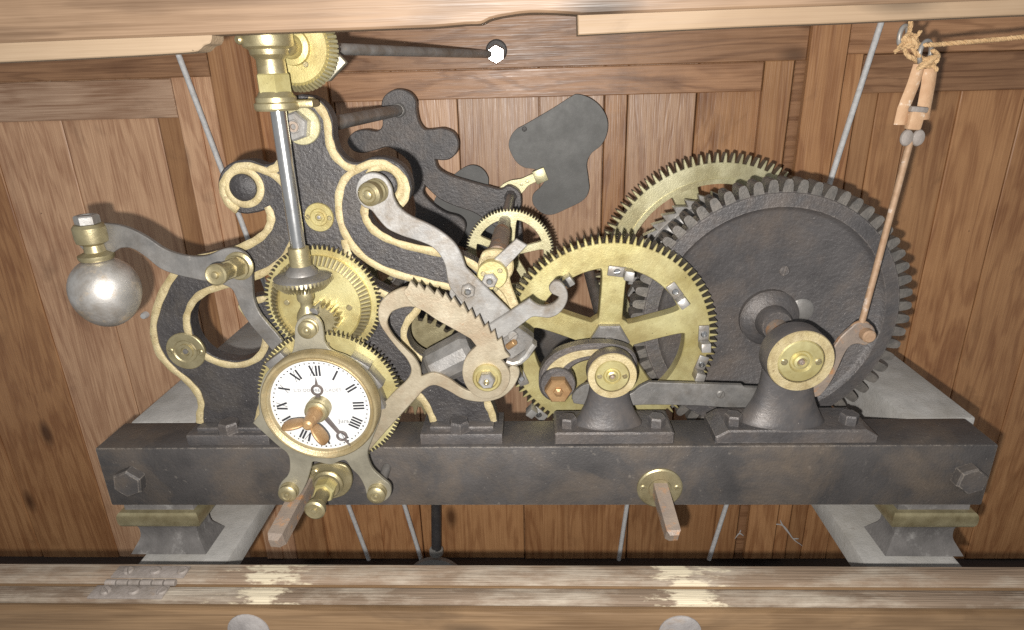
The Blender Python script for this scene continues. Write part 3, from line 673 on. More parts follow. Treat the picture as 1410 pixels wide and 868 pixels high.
# brass coupling at the top
link('collar', lathe([(10*ks, zr(152)), (27*ks, zr(152)), (29*ks, zr(149)), (29*ks, zr(142)), (26*ks, zr(140)), (26*ks, zr(134)), (23*ks, zr(131)), (21*ks, zr(126)), (10*ks, zr(126))], (AXs, YS, 0), UP, 40), 'brass_old', vsx)
link('hexagon', lathe([(22*ks, zr(127)), (22.5*ks, zr(125)), (22.5*ks, zr(103)), (21*ks, zr(101))], (AXs, YS, 0), UP, 6, ang=20, ph=.42), 'brass', vsx)
link('neck', lathe([(18.5*ks, zr(102)), (18*ks, zr(82)), (20*ks, zr(79)), (24*ks, zr(75)), (25*ks, zr(68)), (31*ks, zr(64)), (32*ks, zr(60)), (32*ks, zr(44)), (29*ks, zr(40)), (0, zr(40))], (AXs, YS, 0), UP, 40), 'brass_old', vsx)
link('set_screw', lathe([(6*ks, 0), (6*ks, .008), (4*ks, .010), (0, .010)], V(337, 55, YS-.01), (-.6, -1, 0), 14), 'brass_old', vsx)
link('support_arm', obox(V(413, 143, YS+.012), (1,0,0), (0,1,0), UP, 22*ks, .012, 5*ks, .002), 'brass_old', vsx)

# bevel wheel at the top and the lead-off shaft to the wall
YT = .012
c2, k, c = wheel_at(404, 65, YT); R = 58*k
bt = thing('angled_wheel', 'brass wheel with stubby rim teeth just under the lintel', 'wheel', c)
link('disc', lathe([(0, .004), (R*.26, .014), (R*.28, .008), (R*.40, .007), (R*.42, .002), (R*.80, .002), (R*.84, .0), (R*.95, -.010), (R*.95, -.016), (0, -.016)], c, TO, 72), 'brass', bt)
tv, tf = [], []
for i in range(58):
    a = 2*math.pi*i/58; d = Vector((math.cos(a), 0, math.sin(a))); t = Vector((-math.sin(a), 0, math.cos(a))); b0 = len(tv)
    for (r_, y_, wd) in ((R*.83, -.001, .0012), (R*.88, .003, .0009), (R*1.02, -.010, .0016), (R*.95, -.016, .0022)):
        tv += [c+d*r_+TO*y_+t*wd, c+d*r_+TO*y_-t*wd]
    tf += [(b0, b0+2, b0+4, b0+6), (b0+1, b0+7, b0+5, b0+3), (b0, b0+1, b0+3, b0+2), (b0+2, b0+3, b0+5, b0+4), (b0+4, b0+5, b0+7, b0+6)]
link('rim_teeth', mesh(tv, tf, 20), 'brass_pale', bt)
link('screw', screw(V(422, 89, YT)+Vector((0,-.002,0)), 4*k, TO, .4), 'brass_old', bt)
link('hub', lathe([(R*.2, 0), (R*.2, .030), (R*.16, .033), (0, .033)], c, TO, 28), 'brass_old', bt)
pe = V(675, 75, YW-.035)
ls = thing('lead_off_shaft', 'long thin steel shaft from the top wheel to the back wall', 'shaft', c)
link('rod', rod((c.x, YT+.016, c.z), pe, .0072, 20, .0072), 'steel', ls)
dsh = (c-pe).normalized()
link('collar', lathe([(.014, 0), (.014, .012), (.012, .014), (.012, .0)], c+Vector((0,.034,0)), TO, 6, ang=20), 'steel_dark', ls)
link('bracket', obox(V(455, 88, .05), (.75,0,.66), (0,1,0), (-.66,0,.75), .016, .006, .013, .002), 'bracket_metal', ls)
wn = V(683, 75, YW-.04); k = sc(683, 75, YW-.04)
link('bearing_socket', lathe([(15*k, -.026), (15*k, -.018), (13*k, -.016), (0, -.016)], wn+Vector((0,0,5*k)), TO, 24), 'iron_paint', ls)
link('nut', lathe([(11*k, -.02), (13*k, -.018), (13*k, 0), (11*k, .004), (6*k, .004), (5*k, 0), (0, 0)], wn, (CAM-wn), 6, ang=15, ph=.5), 'steel_bright', ls)

# ================================================================== dial
YB = -.078
c2, k, c = wheel_at(439, 562, YB); RD = 82*k
dl = thing('dial', 'small white enamel dial with roman numerals and brass bezel', 'dial', c)
link('bezel', lathe([(RD*.85, -.010), (RD*.85, -.004), (RD*.86, -.001), (RD*.885, .0), (RD*.90, -.001), (RD*.94, .0015), (RD*.97, .0015), (RD*.99, .0), (RD, -.004), (RD, -.014), (RD*.85, -.014)], c, TO, 96), 'brass_worn', dl)
link('face', lathe([(0, -.0045), (RD*.5, -.005), (RD*.86, -.0065), (RD*.86, -.011), (0, -.011)], c, TO, 96), 'enamel', dl)
def onface(a, r): # clock angle (deg, 0 = XII), radius fraction of RD
    t = math.radians(a); return c+Vector((math.sin(t)*r*RD, 0, math.cos(t)*r*RD))
def yface(r): return YB+(.0048 if r < .5 else .005+(r-.5)/.36*.0015)
def stroke(x0, y0, x1, y1, wd, a, rc):
    """stroke in numeral space: x along the ring, y outwards; returns quad"""
    t = math.radians(a); er = Vector((math.sin(t), 0, math.cos(t))); et = Vector((math.cos(t), 0, -math.sin(t)))
    p, q = et*x0+er*(rc+y0), et*x1+er*(rc+y1); d = (q-p).normalized(); nn = Vector((d.z, 0, -d.x))*wd*.5
    vs_ = []
    for pt in (p-nn, p+nn, q+nn, q-nn):
        r = pt.length/RD; vs_.append(Vector((c.x+pt.x, yface(r)-.0006, c.z+pt.z)))
    return vs_
H = .118*RD; TH = .034*RD
NUM = ['XII', 'I', 'II', 'III', 'IIII', 'V', 'VI', 'VII', 'VIII', 'IX', 'X', 'XI']
wI, wV, wX = .054*RD, .095*RD, .095*RD
for i, s in enumerate(NUM):
    a = 30*i; tot = sum({'I': wI, 'V': wV, 'X': wX}[ch] for ch in s); x = -tot/2; vv, ff = [], []
    for ch in s:
        wd = {'I': wI, 'V': wV, 'X': wX}[ch]
        if ch == 'I': L = [(x+wd/2, -H/2*1.6, x+wd/2, H/2*1.6, TH)]
        elif ch == 'V': L = [(x+wd*.12, H*.8, x+wd*.5, -H*.8, TH), (x+wd*.88, H*.8, x+wd*.5, -H*.8, TH*.26)]
        else: L = [(x+wd*.1, H*.8, x+wd*.9, -H*.8, TH), (x+wd*.88, H*.8, x+wd*.12, -H*.8, TH*.26)]
        for (x0, y0, x1, y1, t_) in L:
            b0 = len(vv); vv += stroke(x0, y0, x1, y1, t_, a, RD*.655); ff.append((b0, b0+1, b0+2, b0+3))
        x += wd
    link('numeral', mesh(vv, ff), 'ink', dl)
vv, ff = [], []
for i in range(60):
    p = onface(6*i, .795); r = .017*RD if i % 5 == 0 else .0135*RD; b0 = len(vv)
    for j in range(8): vv.append(Vector((p.x+r*math.cos(j*math.pi/4), yface(.795)-.0006, p.z+r*math.sin(j*math.pi/4))))
    ff.append(tuple(range(b0, b0+8)))
link('minute_dots', mesh(vv, ff), 'ink', dl)
def text(body, size, p, name, mat, par, y):
    cu = bpy.data.curves.new('t', 'FONT'); cu.body = body; cu.size = size; cu.align_x = 'CENTER'; cu.align_y = 'CENTER'; cu.space_character = 1.12; cu.offset = size*.022
    ob = bpy.data.objects.new('t', cu); COL.objects.link(ob); bpy.context.view_layer.update()
    me = bpy.data.meshes.new_from_object(ob.evaluated_get(bpy.context.evaluated_depsgraph_get()))
    bpy.data.objects.remove(ob); bpy.data.curves.remove(cu)
    me.transform(Matrix(((1,0,0,p.x), (0,0,-1,y), (0,1,0,p.z), (0,0,0,1)))); return link(name, me, mat, par)
text('L.D.ODOBEY CADET', .080*RD, onface(0, .30), 'lettering', 'ink_faint', dl, YB+.0041)
text('Jura', .10*RD, onface(128, .47), 'lettering', 'ink_faint', dl, YB+.0041)
# hands: ring pattern
def hand(a, length, ring_r, ring_at, y):
    t = math.radians(a); er = Vector((math.sin(t), math.cos(t))); et = Vector((math.cos(t), -math.sin(t))); L = length*RD
    def P2(u, v): q = et*u*RD+er*v*RD; return (c.x+q.x, c.z+q.y)
    out = [P2(-.045, .1), P2(-.030, ring_at-ring_r*.9)]
    for j in range(15):
        th_ = math.radians(250-j*(320/14)*.5)
        out.append(P2(ring_r*math.cos(th_), ring_at+ring_r*math.sin(th_)))
        if th_ < math.radians(112): break
    out += [P2(-.022, ring_at+ring_r*1.12), P2(0, length), P2(.022, ring_at+ring_r*1.12)]
    rs = []
    for j in range(15):
        th_ = math.radians(250-j*(320/14)*.5)
        rs.append(P2(-ring_r*math.cos(th_), ring_at+ring_r*math.sin(th_)))
        if th_ < math.radians(112): break
    out += rs[::-1]+[P2(.030, ring_at-ring_r*.9), P2(.045, .1)]
    inner = [P2(ring_r*.62*math.cos(j*math.pi/12), ring_at+ring_r*.62*math.sin(j*math.pi/12)) for j in range(24)]
    return plate([out, inner], y, .0016, .0004)
link('hour_hand', hand(2, .57, .105, .33, YB-.0005), 'hand_dark', dl)
link('minute_hand', hand(147, .86, .095, .62, YB-.004), 'hand_dark', dl)
link('centre_collar', lathe([(RD*.20, -.007), (RD*.205, .006), (RD*.18, .008), (RD*.19, .012), (RD*.16, .014), (0, .014)], c, TO, 36), 'brass_old', dl)
wg = link('wing_nut', lathe([(RD*.13, .012), (RD*.125, .020), (RD*.10, .034), (RD*.085, .042), (RD*.05, .044), (0, .044)], c, TO, 28), 'copper_old', dl)
for (a, s) in ((264, 1), (146, 1)):
    t = math.radians(a); er = Vector((math.sin(t), -.12, math.cos(t))).normalized(); up = TO
    bm = bmesh.new(); bmesh.ops.create_uvsphere(bm, u_segments=20, v_segments=12, radius=1)
    side = er.cross(up).normalized(); nrm = side.cross(er).normalized()
    for v in bm.verts:
        x, y, z = v.co
        q = c+TO*.033+er*(RD*.25)+er*(math.copysign(abs(x)**.8, x)*RD*.20)+nrm*(math.copysign(abs(y)**.8, y)*RD*.20*(.86+.14*x))+side*(z*RD*.05)
        v.co = q
    me = bpy.data.meshes.new('m'); bm.to_mesh(me); bm.free(); link('wing', fin(me, 60), 'copper_old', wg)

# bracket carrying the dial
YK = -.056
br = thing('dial_bracket', 'grey steel bracket with three arms holding the dial to the beam', 'bracket', V(440, 690, YK))
kp = [(406,452),(411,441),(421,435),(433,436),(442,445),(445,458),(447,472),(457,484),(480,493),(505,512),(521,540),(523,575),(512,606),(506,625),(512,645),(526,659),(537,669),(538,681),(530,690),(517,691),(506,684),(502,671),(494,656),(484,646),(474,634),(455,640),(432,636),(428,645),(422,665),(412,683),(399,691),(387,687),(383,676),(387,665),(396,655),(399,643),(396,626),(380,612),(348,583,1),(357,571,1),(356,545),(365,516),(384,499),(400,489),(405,472)]
link('plate', pplate([kp], YK, .0055, .0008, 5), 'bracket_metal', br)
def stud(px, py, Y0, length, r, par, name='stud', mat='brass_old', axis=TO):
    o = V(px, py, Y0)
    return link(name, lathe([(r*1.15, 0), (r*1.15, .003), (r, .0035), (r, length*.45), (r*1.1, length*.5), (r*1.1, length*.8), (r*.95, length*.92), (r*.6, length), (r*.55, length*.93), (r*.3, length*.93), (r*.26, length*1.06), (r*.1, length*1.12), (0, length*1.12)], o, axis, 32), mat, par)
for (x, y) in ((426, 451), (399, 675), (520, 677)):
    stud(x, y, YK, .012, 11.5*sc(x, y, YK), br, 'button')
for (x, y) in ((399, 675), (520, 677)):
    p = V(x, y, YK); link('pillar', rod((p.x, YK+.0055, p.z), (p.x, .0, p.z), 6.5*sc(x, y, YK), 20), 'steel_dark', br)
# knob below dial: hexagon and button
lk = thing('dial_setting_knob', 'brass knob with hexagon collar beneath the dial', 'knob', V(455, 662, -.03))
kq = [(420,650),(440,640),(470,640),(482,650),(484,668),(474,682),(455,688),(440,690),(428,700),(420,690),(418,670)]
link('back_plate', pplate([kq], -.022, .006, .001, 5), 'brass_old', lk)
p = V(452, 666, -.028); kk = sc(452, 666, -.028)
link('flange', lathe([(21*kk, 0), (21*kk, .003), (18*kk, .005), (17*kk, .008), (0, .008)], p, TO, 36), 'brass_old', lk)
link('hexagon', hexbolt(p+TO*.008, TO, 15*kk, .016, .2), 'brass', lk)
link('stem', lathe([(10*kk, .02), (9*kk, .046), (12*kk, .048), (13.5*kk, .052), (13.5*kk, .058), (11*kk, .060), (8*kk, .059), (4*kk, .059), (3.5*kk, .061), (0, .062)], p, TO, 32), 'brass_old', lk)
link('screw', screw(V(434, 651, -.0225), 6*kk, TO, .6), 'brass_old', lk)
# winding squares
def wsquare(px, py, tipx, tipy, wd, L, y0, lab, mat, flange=True):
    a = V(px, py, y0); k = sc(px, py, y0); t = thing('winding_square', lab, 'shaft', a, 'winding squares')
    if flange:
        link('flange', lathe([(31*k, 0), (31*k, .003), (29*k, .0045), (16*k, .0045), (14*k, .003), (0, .003)], a, TO, 40), 'brass_old', t)
        for (dx, dz) in ((-23, 2), (23, 2)): link('screw', screw(a+Vector((dx*k, -.004, dz*k)), 4.5*k, TO, .5), 'brass_old', t)
    d = (V(tipx, tipy, y0-L)-a).normalized()
    h = wd*k
    link('square', lathe([(h*.98, 0), (h*1.0, .01), (h*.95, L*.93), (h*.66, L*.985), (h*.6, L), (0, L)], a, d, 8 if False else 4, ang=20, ph=.5), mat, t)
    return t
wsquare(908, 671, 929, 745, 13.5, .080, 0, 'rusty square winding shaft with brass flange on the beam front', 'steel_rusty')
wsquare(428, 655, 376, 752, 14.5, .115, -.005, 'rusty square winding shaft slanting from beneath the dial', 'steel_rusty', False)

# ================================================================== bearings on the beam
def pillow(lab, bx0, bx1, hb, cx, cy, ring_r, fl_r, y0, cham, bolts, ringmat, deep):
    c = V(cx, cy, y0); k = sc(cx, cy, y0); x0, x1 = V(bx0, 608, .005).x, V(bx1, 608, .005).x
    t = thing('bearing_block', lab, 'bearing', ((x0+x1)/2, .03, zt), 'bearing blocks on the beam')
    pr = [(x0, zt), (x0, zt+hb-cham), (x0+cham*1.6, zt+hb), (x1-cham*1.6, zt+hb), (x1, zt+hb-cham), (x1, zt)]
    link('base', plate([pr], .004, BD-.008, .002), 'iron_wheel', t)
    for (x, y) in bolts:
        p = V(x, y, .026); link('bolt', hexbolt(Vector((p.x, .026, zt+hb-.001)), UP, .0125, .015, .3), 'iron_wheel', t)
    zc = c.z; R = ring_r*k; z1 = zt+hb; H_ = zc-R*.6-z1
    prof = []
    for j in range(15):
        u = j/14; prof.append((R*.80+(fl_r*k-R*.80)*(1-u)**2.3, z1-.001+H_*u))
    prof += [(R*.75, zc)]
    link('pedestal', lathe([(fl_r*k*1.0, z1-.003)]+prof, (c.x, .036, 0), UP, 48, sx=.52), 'iron_smooth', t)
    link('housing', lathe([(R*.70, -deep), (R*.95, -deep), (R, -deep+.003), (R, -.003), (R*.97, 0), (R*.72, 0), (R*.70, -.004), (0, -.004)], c, TO, 60), 'iron_smooth', t)
    link('gilded_face', lathe([(R*.70, -.001), (R*.70, .0012), (R*.96, .0012), (R*.985, -.001)], c, TO, 60), ringmat, t)
    b = link('bushing', lathe([(R*.685, -.006), (R*.685, -.001), (R*.64, .001), (R*.36, .001), (R*.30, -.002), (R*.24, -.002), (R*.22, .003), (R*.15, .004), (R*.1, .0005), (0, .0005)], c, TO, 48), 'brass', t)
    for s in (-1, 1): link('screw', screw(c+Vector((s*R*.50, -.0008, 0)), R*.105, TO, .5*s), 'brass_old', b)
    link('pivot', lathe([(R*.11, 0), (R*.08, .004), (R*.03, .0045), (0, .003)], c, TO, 16), 'steel_rusty', b)
    return t
pillow('large dark bearing block with gilded ring in front of dark wheel', 985, 1208, .021, 1103, 498, 46, 64, .000, .010, ((1010, 572), (1170, 570)), 'gold_paint', .034)
pillow('smaller dark bearing block with gilded ring before the spoked wheel', 764, 928, .0185, 843, 518, 34.5, 52, .002, .002, ((782, 584), (904, 578)), 'gold_paint', .024)

# curved crank at the small bearing
Yk = .045
ck = thing('crank_arm', 'curved dark crank arm with gilt face and copper coloured nut', 'crank', V(768, 545, Yk))
link('arm', pplate([[(744,540),(742,522),(748,504),(764,488),(790,478),(820,474),(850,476),(870,484),(878,500),(872,520),(862,530),(850,522),(846,508),(838,500),(822,496),(800,500),(785,510),(780,524),(782,540),(772,552),(756,552)]], Yk, .022, .003, 5), 'iron_wheel', ck)
link('gilded_face', pplate([[(751,518),(756,506),(770,494),(792,485),(820,482),(842,483),(838,489),(812,491),(792,496),(778,505),(770,515)]], Yk-.002, .004, .001, 5), 'gold_paint', ck)
p = V(768, 527, Yk-.001); k = sc(768, 527, Yk)
link('washer', lathe([(24*k, -.01), (24*k, .006), (22.5*k, .008), (0, .008)], p, TO, 36), 'iron_wheel', ck)
link('nut', lathe([(18.5*k, 0), (18.5*k, .012), (16.5*k, .0145), (7*k, .0145), (6.5*k, .017), (3*k, .019), (0, .0195)], p+TO*.008+Vector((0,0,-3*k)), TO, 6, ang=20, ph=.0), 'copper_old', ck)
# long steel bar between the bearings
Yl = .062
lb = thing('detent_bar', 'long flat grey steel bar lying between the two bearings', 'bar', V(960, 562, Yl))
link('bar', pplate([[(790,556,1),(788,545),(800,533),(815,529),(832,535),(850,545),(868,543),(880,534),(894,527,1),(1022,531,1),(1026,534,1),(1085,536,1),(1085,560,1),(1010,562),(960,559),(885,558),(840,562)]], Yl, .008, .001, 4), 'steel_dark', lb)
link('screw', screw(V(992, 543, Yl), 6*sc(992, 543, Yl), TO, 1.2), 'steel_dark', lb)

# ================================================================== levers in front of the frame
# weighted lever with ball
Yw = -.004
wl = thing('weighted_lever', 'curved grey steel lever with a hanging steel ball at left', 'lever', V(328, 366, Yw))
link('arm', pplate([[(100,318),(112,311),(135,308),(160,310),(182,317),(204,329),(225,343),(247,351),(268,354),(286,352),(305,344),(320,342),(333,347),(342,356),(346,370),(347,390),(349,412),(356,430),(368,446),(382,462),(392,478),(386,487),(376,484),(362,468),(345,448),(332,428),(324,408),(318,398),(305,392),(285,388),(265,384),(243,379),(220,370),(200,354),(182,343),(166,342),(154,349),(140,356),(122,350),(108,338)]], Yw, .007, .001, 5), 'steel_dark', wl)
p = V(330, 366, Yw); k = sc(330, 366, Yw); ax = (V(289, 382, Yw-.075)-p).normalized()
link('boss', lathe([(20*k, 0), (20*k, .003), (16*k, .005), (16*k, .010), (0, .010)], p, TO, 36), 'brass_old', wl)
link('hexagon', hexbolt(p+ax*.009, ax, 14.5*k, .022, .3), 'brass_old', wl)
link('stem', lathe([(10.5*k, .026), (10*k, .050), (13*k, .052), (14*k, .056), (14*k, .062), (12*k, .064), (9*k, .063), (5*k, .063), (4*k, .066), (0, .067)], p, ax, 32), 'brass_old', wl)
bc = V(146, 402, Yw-.006); k = sc(146, 402, Yw)
prof = []
for j in range(25):
    t = math.pi*j/24; prof.append((math.sin(t)*43.5*k*(1-.07*math.cos(t)), -math.cos(t)*49*k))
link('ball', lathe(prof, bc, UP, 48), 'steel_ball', wl)
link('neck', lathe([(20*k, 0), (22*k, 3*k), (22*k, 7*k), (13*k, 11*k), (12*k, 20*k), (19*k, 24*k), (20*k, 30*k), (20*k, 44*k), (17*k, 48*k), (0, 48*k)], bc+UP*(46*k), UP, 32), 'brass_old', wl)
link('nut', nut(bc+UP*(94*k), UP, 15*k, 12*k), 'steel', wl)

# S-shaped support and curved rack
Ys = -.040
ra = thing('rack_support', 'pale steel S shaped support curving right from the dial', 'bracket', V(560, 600, Ys))
link('s_bar', pplate([[(470,632,1),(470,600,1),(507,580,1),(540,543),(560,524),(566,510),(560,495),(546,479),(532,461),(522,444),(521,424),(530,409),(545,400),(558,396),(572,400),(578,413),(574,424,1),(562,423),(548,426),(538,432),(533,446),(541,463),(556,479),(570,493),(578,507),(580,519,1),(597,514),(616,521),(640,537),(662,542),(684,538),(697,524),(702,506),(714,508),(714,520),(704,537),(688,549),(664,554),(638,550),(616,538),(598,531),(584,537),(572,550),(530,596),(505,625,1)]], Ys, .006, .001, 5), 'steel_rack', ra)
Yq = -.049
rk = thing('rack', 'curved steel rack with saw teeth along its upper edge', 'rack', V(672, 519, Yq))
pts = [(556,402),(561,396,1)]
import itertools
base = [(563,394),(580,399),(598,406),(616,414),(633,424),(650,437),(666,451),(681,466),(695,484)]
bs = smooth(base, False, 8); L = len(bs)-1; NTH = 12
for i in range(NTH):
    a = bs[int(L*i/NTH)]; b_ = bs[int(L*(i+1)/NTH)]; d = (b_-a); nn = Vector((d.y, -d.x)).normalized()
    pts += [(a.x+nn.x*7.5, a.y+nn.y*7.5, 1), (b_.x+nn.x*.2, b_.y+nn.y*.2, 1)]
pts += [(702,492,1),(690,496,1),(696,503),(702,515),(700,530),(690,543),(674,549),(656,546),(643,534),(637,518),(638,502),(644,489),(656,477,1),(648,467,1),(636,460),(618,450),(600,440),(584,429),(572,423),(562,413)]
link('sector', pplate([pts], Yq, .007, .0006, 5), 'steel_rack', rk)
p = V(671, 519, Yq); k = sc(671, 519, Yq)
link('brass_ring', lathe([(20*k, 0), (20*k, .005), (18*k, .007), (15*k, .007), (14*k, .004), (0, .004)], p, TO, 40), 'brass', rk)
link('nut', nut(p+TO*.004, TO, 11.5*k, .011, .1), 'steel', rk)
link('pivot', lathe([(4*k, 0), (4*k, .017), (2*k, .018), (0, .017)], p, TO, 14), 'brass_old', rk)
# steel cam roller behind the rack
cr = thing('cam_roller', 'faceted dark steel roller between support and rack', 'roller', V(612, 500, -.012))
a, b_ = V(585, 512, -.010), V(652, 478, -.008)
link('body', lathe([(.010, 0), (.024, .012), (.026, .016), (.027, (b_-a).length*.9), (.020, (b_-a).length), (0, (b_-a).length)], a, b_-a, 12, ang=20), 'steel_dark', cr)

# long S lever
Yv = -.012
sl = thing('lifting_lever', 'long pale steel S lever crossing the frame to the right', 'lever', V(508, 268, Yv))
link('arm', pplate([[(490,268),(492,252),(501,241),(514,238),(528,243),(538,256),(542,272),(550,286),(566,298),(588,308),(607,319),(624,333),(635,350),(641,367),(645,372,1),(703,429,1),(668,455,1),(619,396,1),(616,385),(613,367),(606,352),(594,340),(575,332),(553,325),(533,315),(520,301),(511,290),(499,284)]], Yv, .006, .001, 5), 'steel', sl)
p = V(520, 262, Yv); k = sc(515, 265, Yv); ax = (V(504, 270, Yv-.03)-p).normalized()
link('button', lathe([(16*k, 0), (17*k, .002), (15*k, .004), (15*k, .008), (17*k, .010), (15*k, .012), (15*k, .017), (16.5*k, .019), (16*k, .024), (12*k, .027), (10*k, .025), (7*k, .025), (5.5*k, .028), (0, .030)], p, ax, 36), 'brass_old', sl)
p = V(645, 399, Yv); link('nut', nut(p, TO, 11*k, .008, .35), 'steel', sl); link('screw_end', lathe([(5*k, 0), (5*k, .010), (3*k, .012), (0, .012)], p, TO, 16), 'steel_bright', sl)
link('pawl', pplate([[(619,402),(623,398),(634,408),(646,422),(642,428),(632,426),(621,416)]], Yv+.0075, .004, .0008, 5), 'steel', sl)
# hooked lever
Yh = -.024
hk = thing('hooked_lever', 'pale steel lever ending in a round hook in the middle', 'lever', V(725, 440, Yh))
link('arm', pplate([[(667,452,1),(729,412,1),(738,419),(748,422),(759,420),(768,413),(769,409,1),(759,404),(756,396),(762,388),(771,388),(779,397),(782,408),(779,420),(770,432),(757,438),(743,437),(733,437),(724,443),(711,453),(689,471,1)]], Yh, .007, .001, 5), 'steel', hk)
Yp = -.032
link('pawl_block', pplate([[(690,468,1),(714,452,1),(726,460,1),(735,467,1),(733,476,1),(702,497,1),(694,485,1),(684,476,1)]], Yp+.006, .020, .0012, 3), 'steel_dark', hk)
q = [V(x, y, Yp) for x, y in ((697,498),(706,501),(716,498),(725,490),(732,479),(736,474))]
link('spring', join([tube([v+Vector((0, dy, 0)) for v in q], .0042, 8, False, 1.0, ref=(0,-1,0)) for dy in (0, .006, .012)]), 'steel', hk)
link('screw', screw(V(706, 463, Yp), .0065, TO, .7), 'steel', hk)
link('pin', rod(V(709, 471, Yp-.006), V(699, 478, Yp), .0042, 12), 'copper_old', hk)

# brass collar on the right limb with steel link
Yc = .012
bo = thing('fly_collar', 'brass collar with steel link clamped beside the S lever', 'collar', V(678, 376, Yc))
k = sc(678, 376, Yc); p = V(683, 366, Yc+.014)
link('rear_ring', lathe([(25*k, -.006), (25*k, .004), (23*k, .006), (0, .006)], p, TO, 40), 'gold_paint', bo)
link('link', pplate([[(664,372,1),(711,329,1),(726,338,1),(688,378,1)]], Yc, .005, .0008, 3), 'steel', bo)
p = V(678, 378, Yc-.002)
link('ring', lathe([(21*k, -.004), (21*k, .004), (19.5*k, .0055), (0, .0055)], p, TO, 40), 'brass', bo)
link('nut', nut(p+TO*.0055+Vector((-3*k,0,-5*k)), TO, 11*k, .008, .1), 'steel', bo)
link('screw_end', lathe([(4.5*k, 0), (4.5*k, .016), (3*k, .018), (0, .018)], p+Vector((-3*k,0,-5*k)), TO, 16), 'steel_bright', bo)
for (dx, dz) in ((11, 7), (-12, 3), (4, -19)): link('screw', screw(p+TO*.0056+Vector((dx*k, 0, dz*k)), 3.6*k, TO, dx), 'brass_old', bo)
# gilded triangular arm plate behind the collar (part of a cock)
cc = thing('cock_plate', 'gilded triangular cock holding the fly arbor', 'bracket', V(690, 400, .022))
link('plate', pplate([[(662,352),(680,344),(698,348),(704,362),(702,385),(712,415),(722,440,1),(708,446,1),(696,412),(684,398),(664,392)]], .020, .008, .0015, 5), 'gold_paint', cc)

# fly and its arbor
fa = thing('fly_arbor', 'dark tapering arbor rod leading back to the fly', 'arbor', V(690, 330, .05))
a, b_ = V(684, 352, .03), V(703, 271, YR-.006)
link('rod', rod(a, b_, .0105, 24, .0085), 'steel_dark', fa)
mid = a+(b_-a)*.30; link('sleeve', rod(a, mid, .0125, 24), 'steel_rusty', fa)
link('tip', lathe([(.013, 0), (.013, .010), (.009, .014), (0, .014)], b_, a-b_, 6, ang=20), 'iron_wheel', fa)
YV = .555
fy = thing('fly', 'dark grey fly fan with wing shaped vane and brass clamp', 'fly', V(705, 268, YV))
link('vane', pplate([[(701,204),(702,191),(710,179),(724,171),(760,150),(785,134),(795,130),(812,135),(827,147),(836,164),(836,183),(828,200),(814,212),(808,226),(810,245),(811,262),(803,276),(780,288),(760,296),(745,293),(734,281),(734,268),(744,258),(750,248),(747,238),(735,233),(722,231),(710,222)]], YV, .0035, .0006, 6), 'vane', fy)
link('vane', pplate([[(596,285),(606,262),(626,240),(646,228),(662,231),(672,244),(674,262),(690,300),(688,330),(660,345),(625,335),(603,312)]], YV+.004, .0035, .0006, 6), 'vane', fy)
link('arm', pplate([[(683,268),(690,256),(702,249),(718,246),(736,239),(742,248),(728,256),(720,265),(706,276)]], YV-.006, .005, .0008, 5), 'brass_pale', fy)
p = V(744, 242, YV-.009); link('clamp', obox(p, (.93, 0, .36), (0,1,0), (-.36, 0, .93), .0125, .0075, .0135, .001), 'brass_pale', fy)
for (x, y) in ((718, 254), (726, 250)): link('rivet', lathe([(.0035, 0), (.003, .002), (0, .0025)], V(x, y, YV-.006), TO, 12), 'brass_pale', fy)
link('bolt', lathe([(.005, 0), (.004, .003), (0, .0035)], V(722, 178, YV), TO, 12), 'iron_paint', fy)

# ================================================================== hanging rods, pendulum, pull wire
Yr = .585
for i, (x0, y0, x1, y1, lab, Y_) in enumerate(((238, 55, 508, 771, 'grey steel rod slanting down behind the frame at far left', Yr), (380, 120, 580, 771, 'grey steel rod showing only under the beam left of pendulum', Yr-.01),
        (950, 120, 852, 771, 'grey steel rod showing only under the beam near right winding shaft', Yr-.01), (1220, 10, 976, 771, 'grey steel rod slanting down behind the dark wheel at right', Yr-.02))):
    a, b_ = V(x0, y0, Y_), V(x1, y1, Y_)
    if i in (1, 2): a = b_+(a-b_)*.42
    o = link('steel_rod', rod(a, b_, .0056, 12), 'cable', None, b_); tag(o, lab, 'rod', 'slanting steel rods by the wall')
pd = thing('pendulum', 'black pendulum rod with grey bob top seen below the beam', 'pendulum', V(601, 775, .56))
link('rod', rod(V(600, 600, .56), V(601, 762, .56), .013, 16), 'iron_paint', pd)
pb_ = V(601, 800, .56); link('bob', lathe([(.005, -.02), (.05, -.018), (.075, -.006), (.075, .006), (.05, .018), (.005, .02)], pb_, TO, 48), 'stone_dust', pd)
link('socket', lathe([(.018, 0), (.018, .012), (.013, .016), (.013, .02)], V(601, 762, .56), UP, 20), 'stone_dust', pd)
# rusty bell crank at the dark wheel
Ye = .055
be = thing('release_lever', 'rusty steel lever beside the large bearing with round end', 'lever', V(1125, 545, Ye))
link('arm', pplate([[(1172,452),(1180,446),(1192,445),(1202,450),(1206,460),(1202,470),(1192,476),(1180,474),(1170,478),(1162,490),(1152,512),(1140,533),(1128,546),(1118,545),(1120,528),(1130,505),(1146,482),(1158,465)]], Ye, .007, .0012, 5), 'steel_rusty', be)
link('pin', lathe([(.009, -.008), (.009, .010), (.007, .012), (0, .012)], V(1192, 460, Ye), TO, 24), 'rust', be)
pwr = thing('pull_wire', 'thin rusty wire pulling up from the release lever to the cord', 'wire', V(1184, 446, Ye))
a, b_ = V(1185, 450, Ye+.004), V(1256, 185, Ye+.02)
link('wire', rod(a, b_, .0042, 12), 'rust', pwr)
link('loop', tube([a+Vector((.012*math.cos(t), .0, .012*math.sin(t)-.006)) for t in [i*math.pi/10 for i in range(20)]], .0035, 8, True), 'rust', pwr)
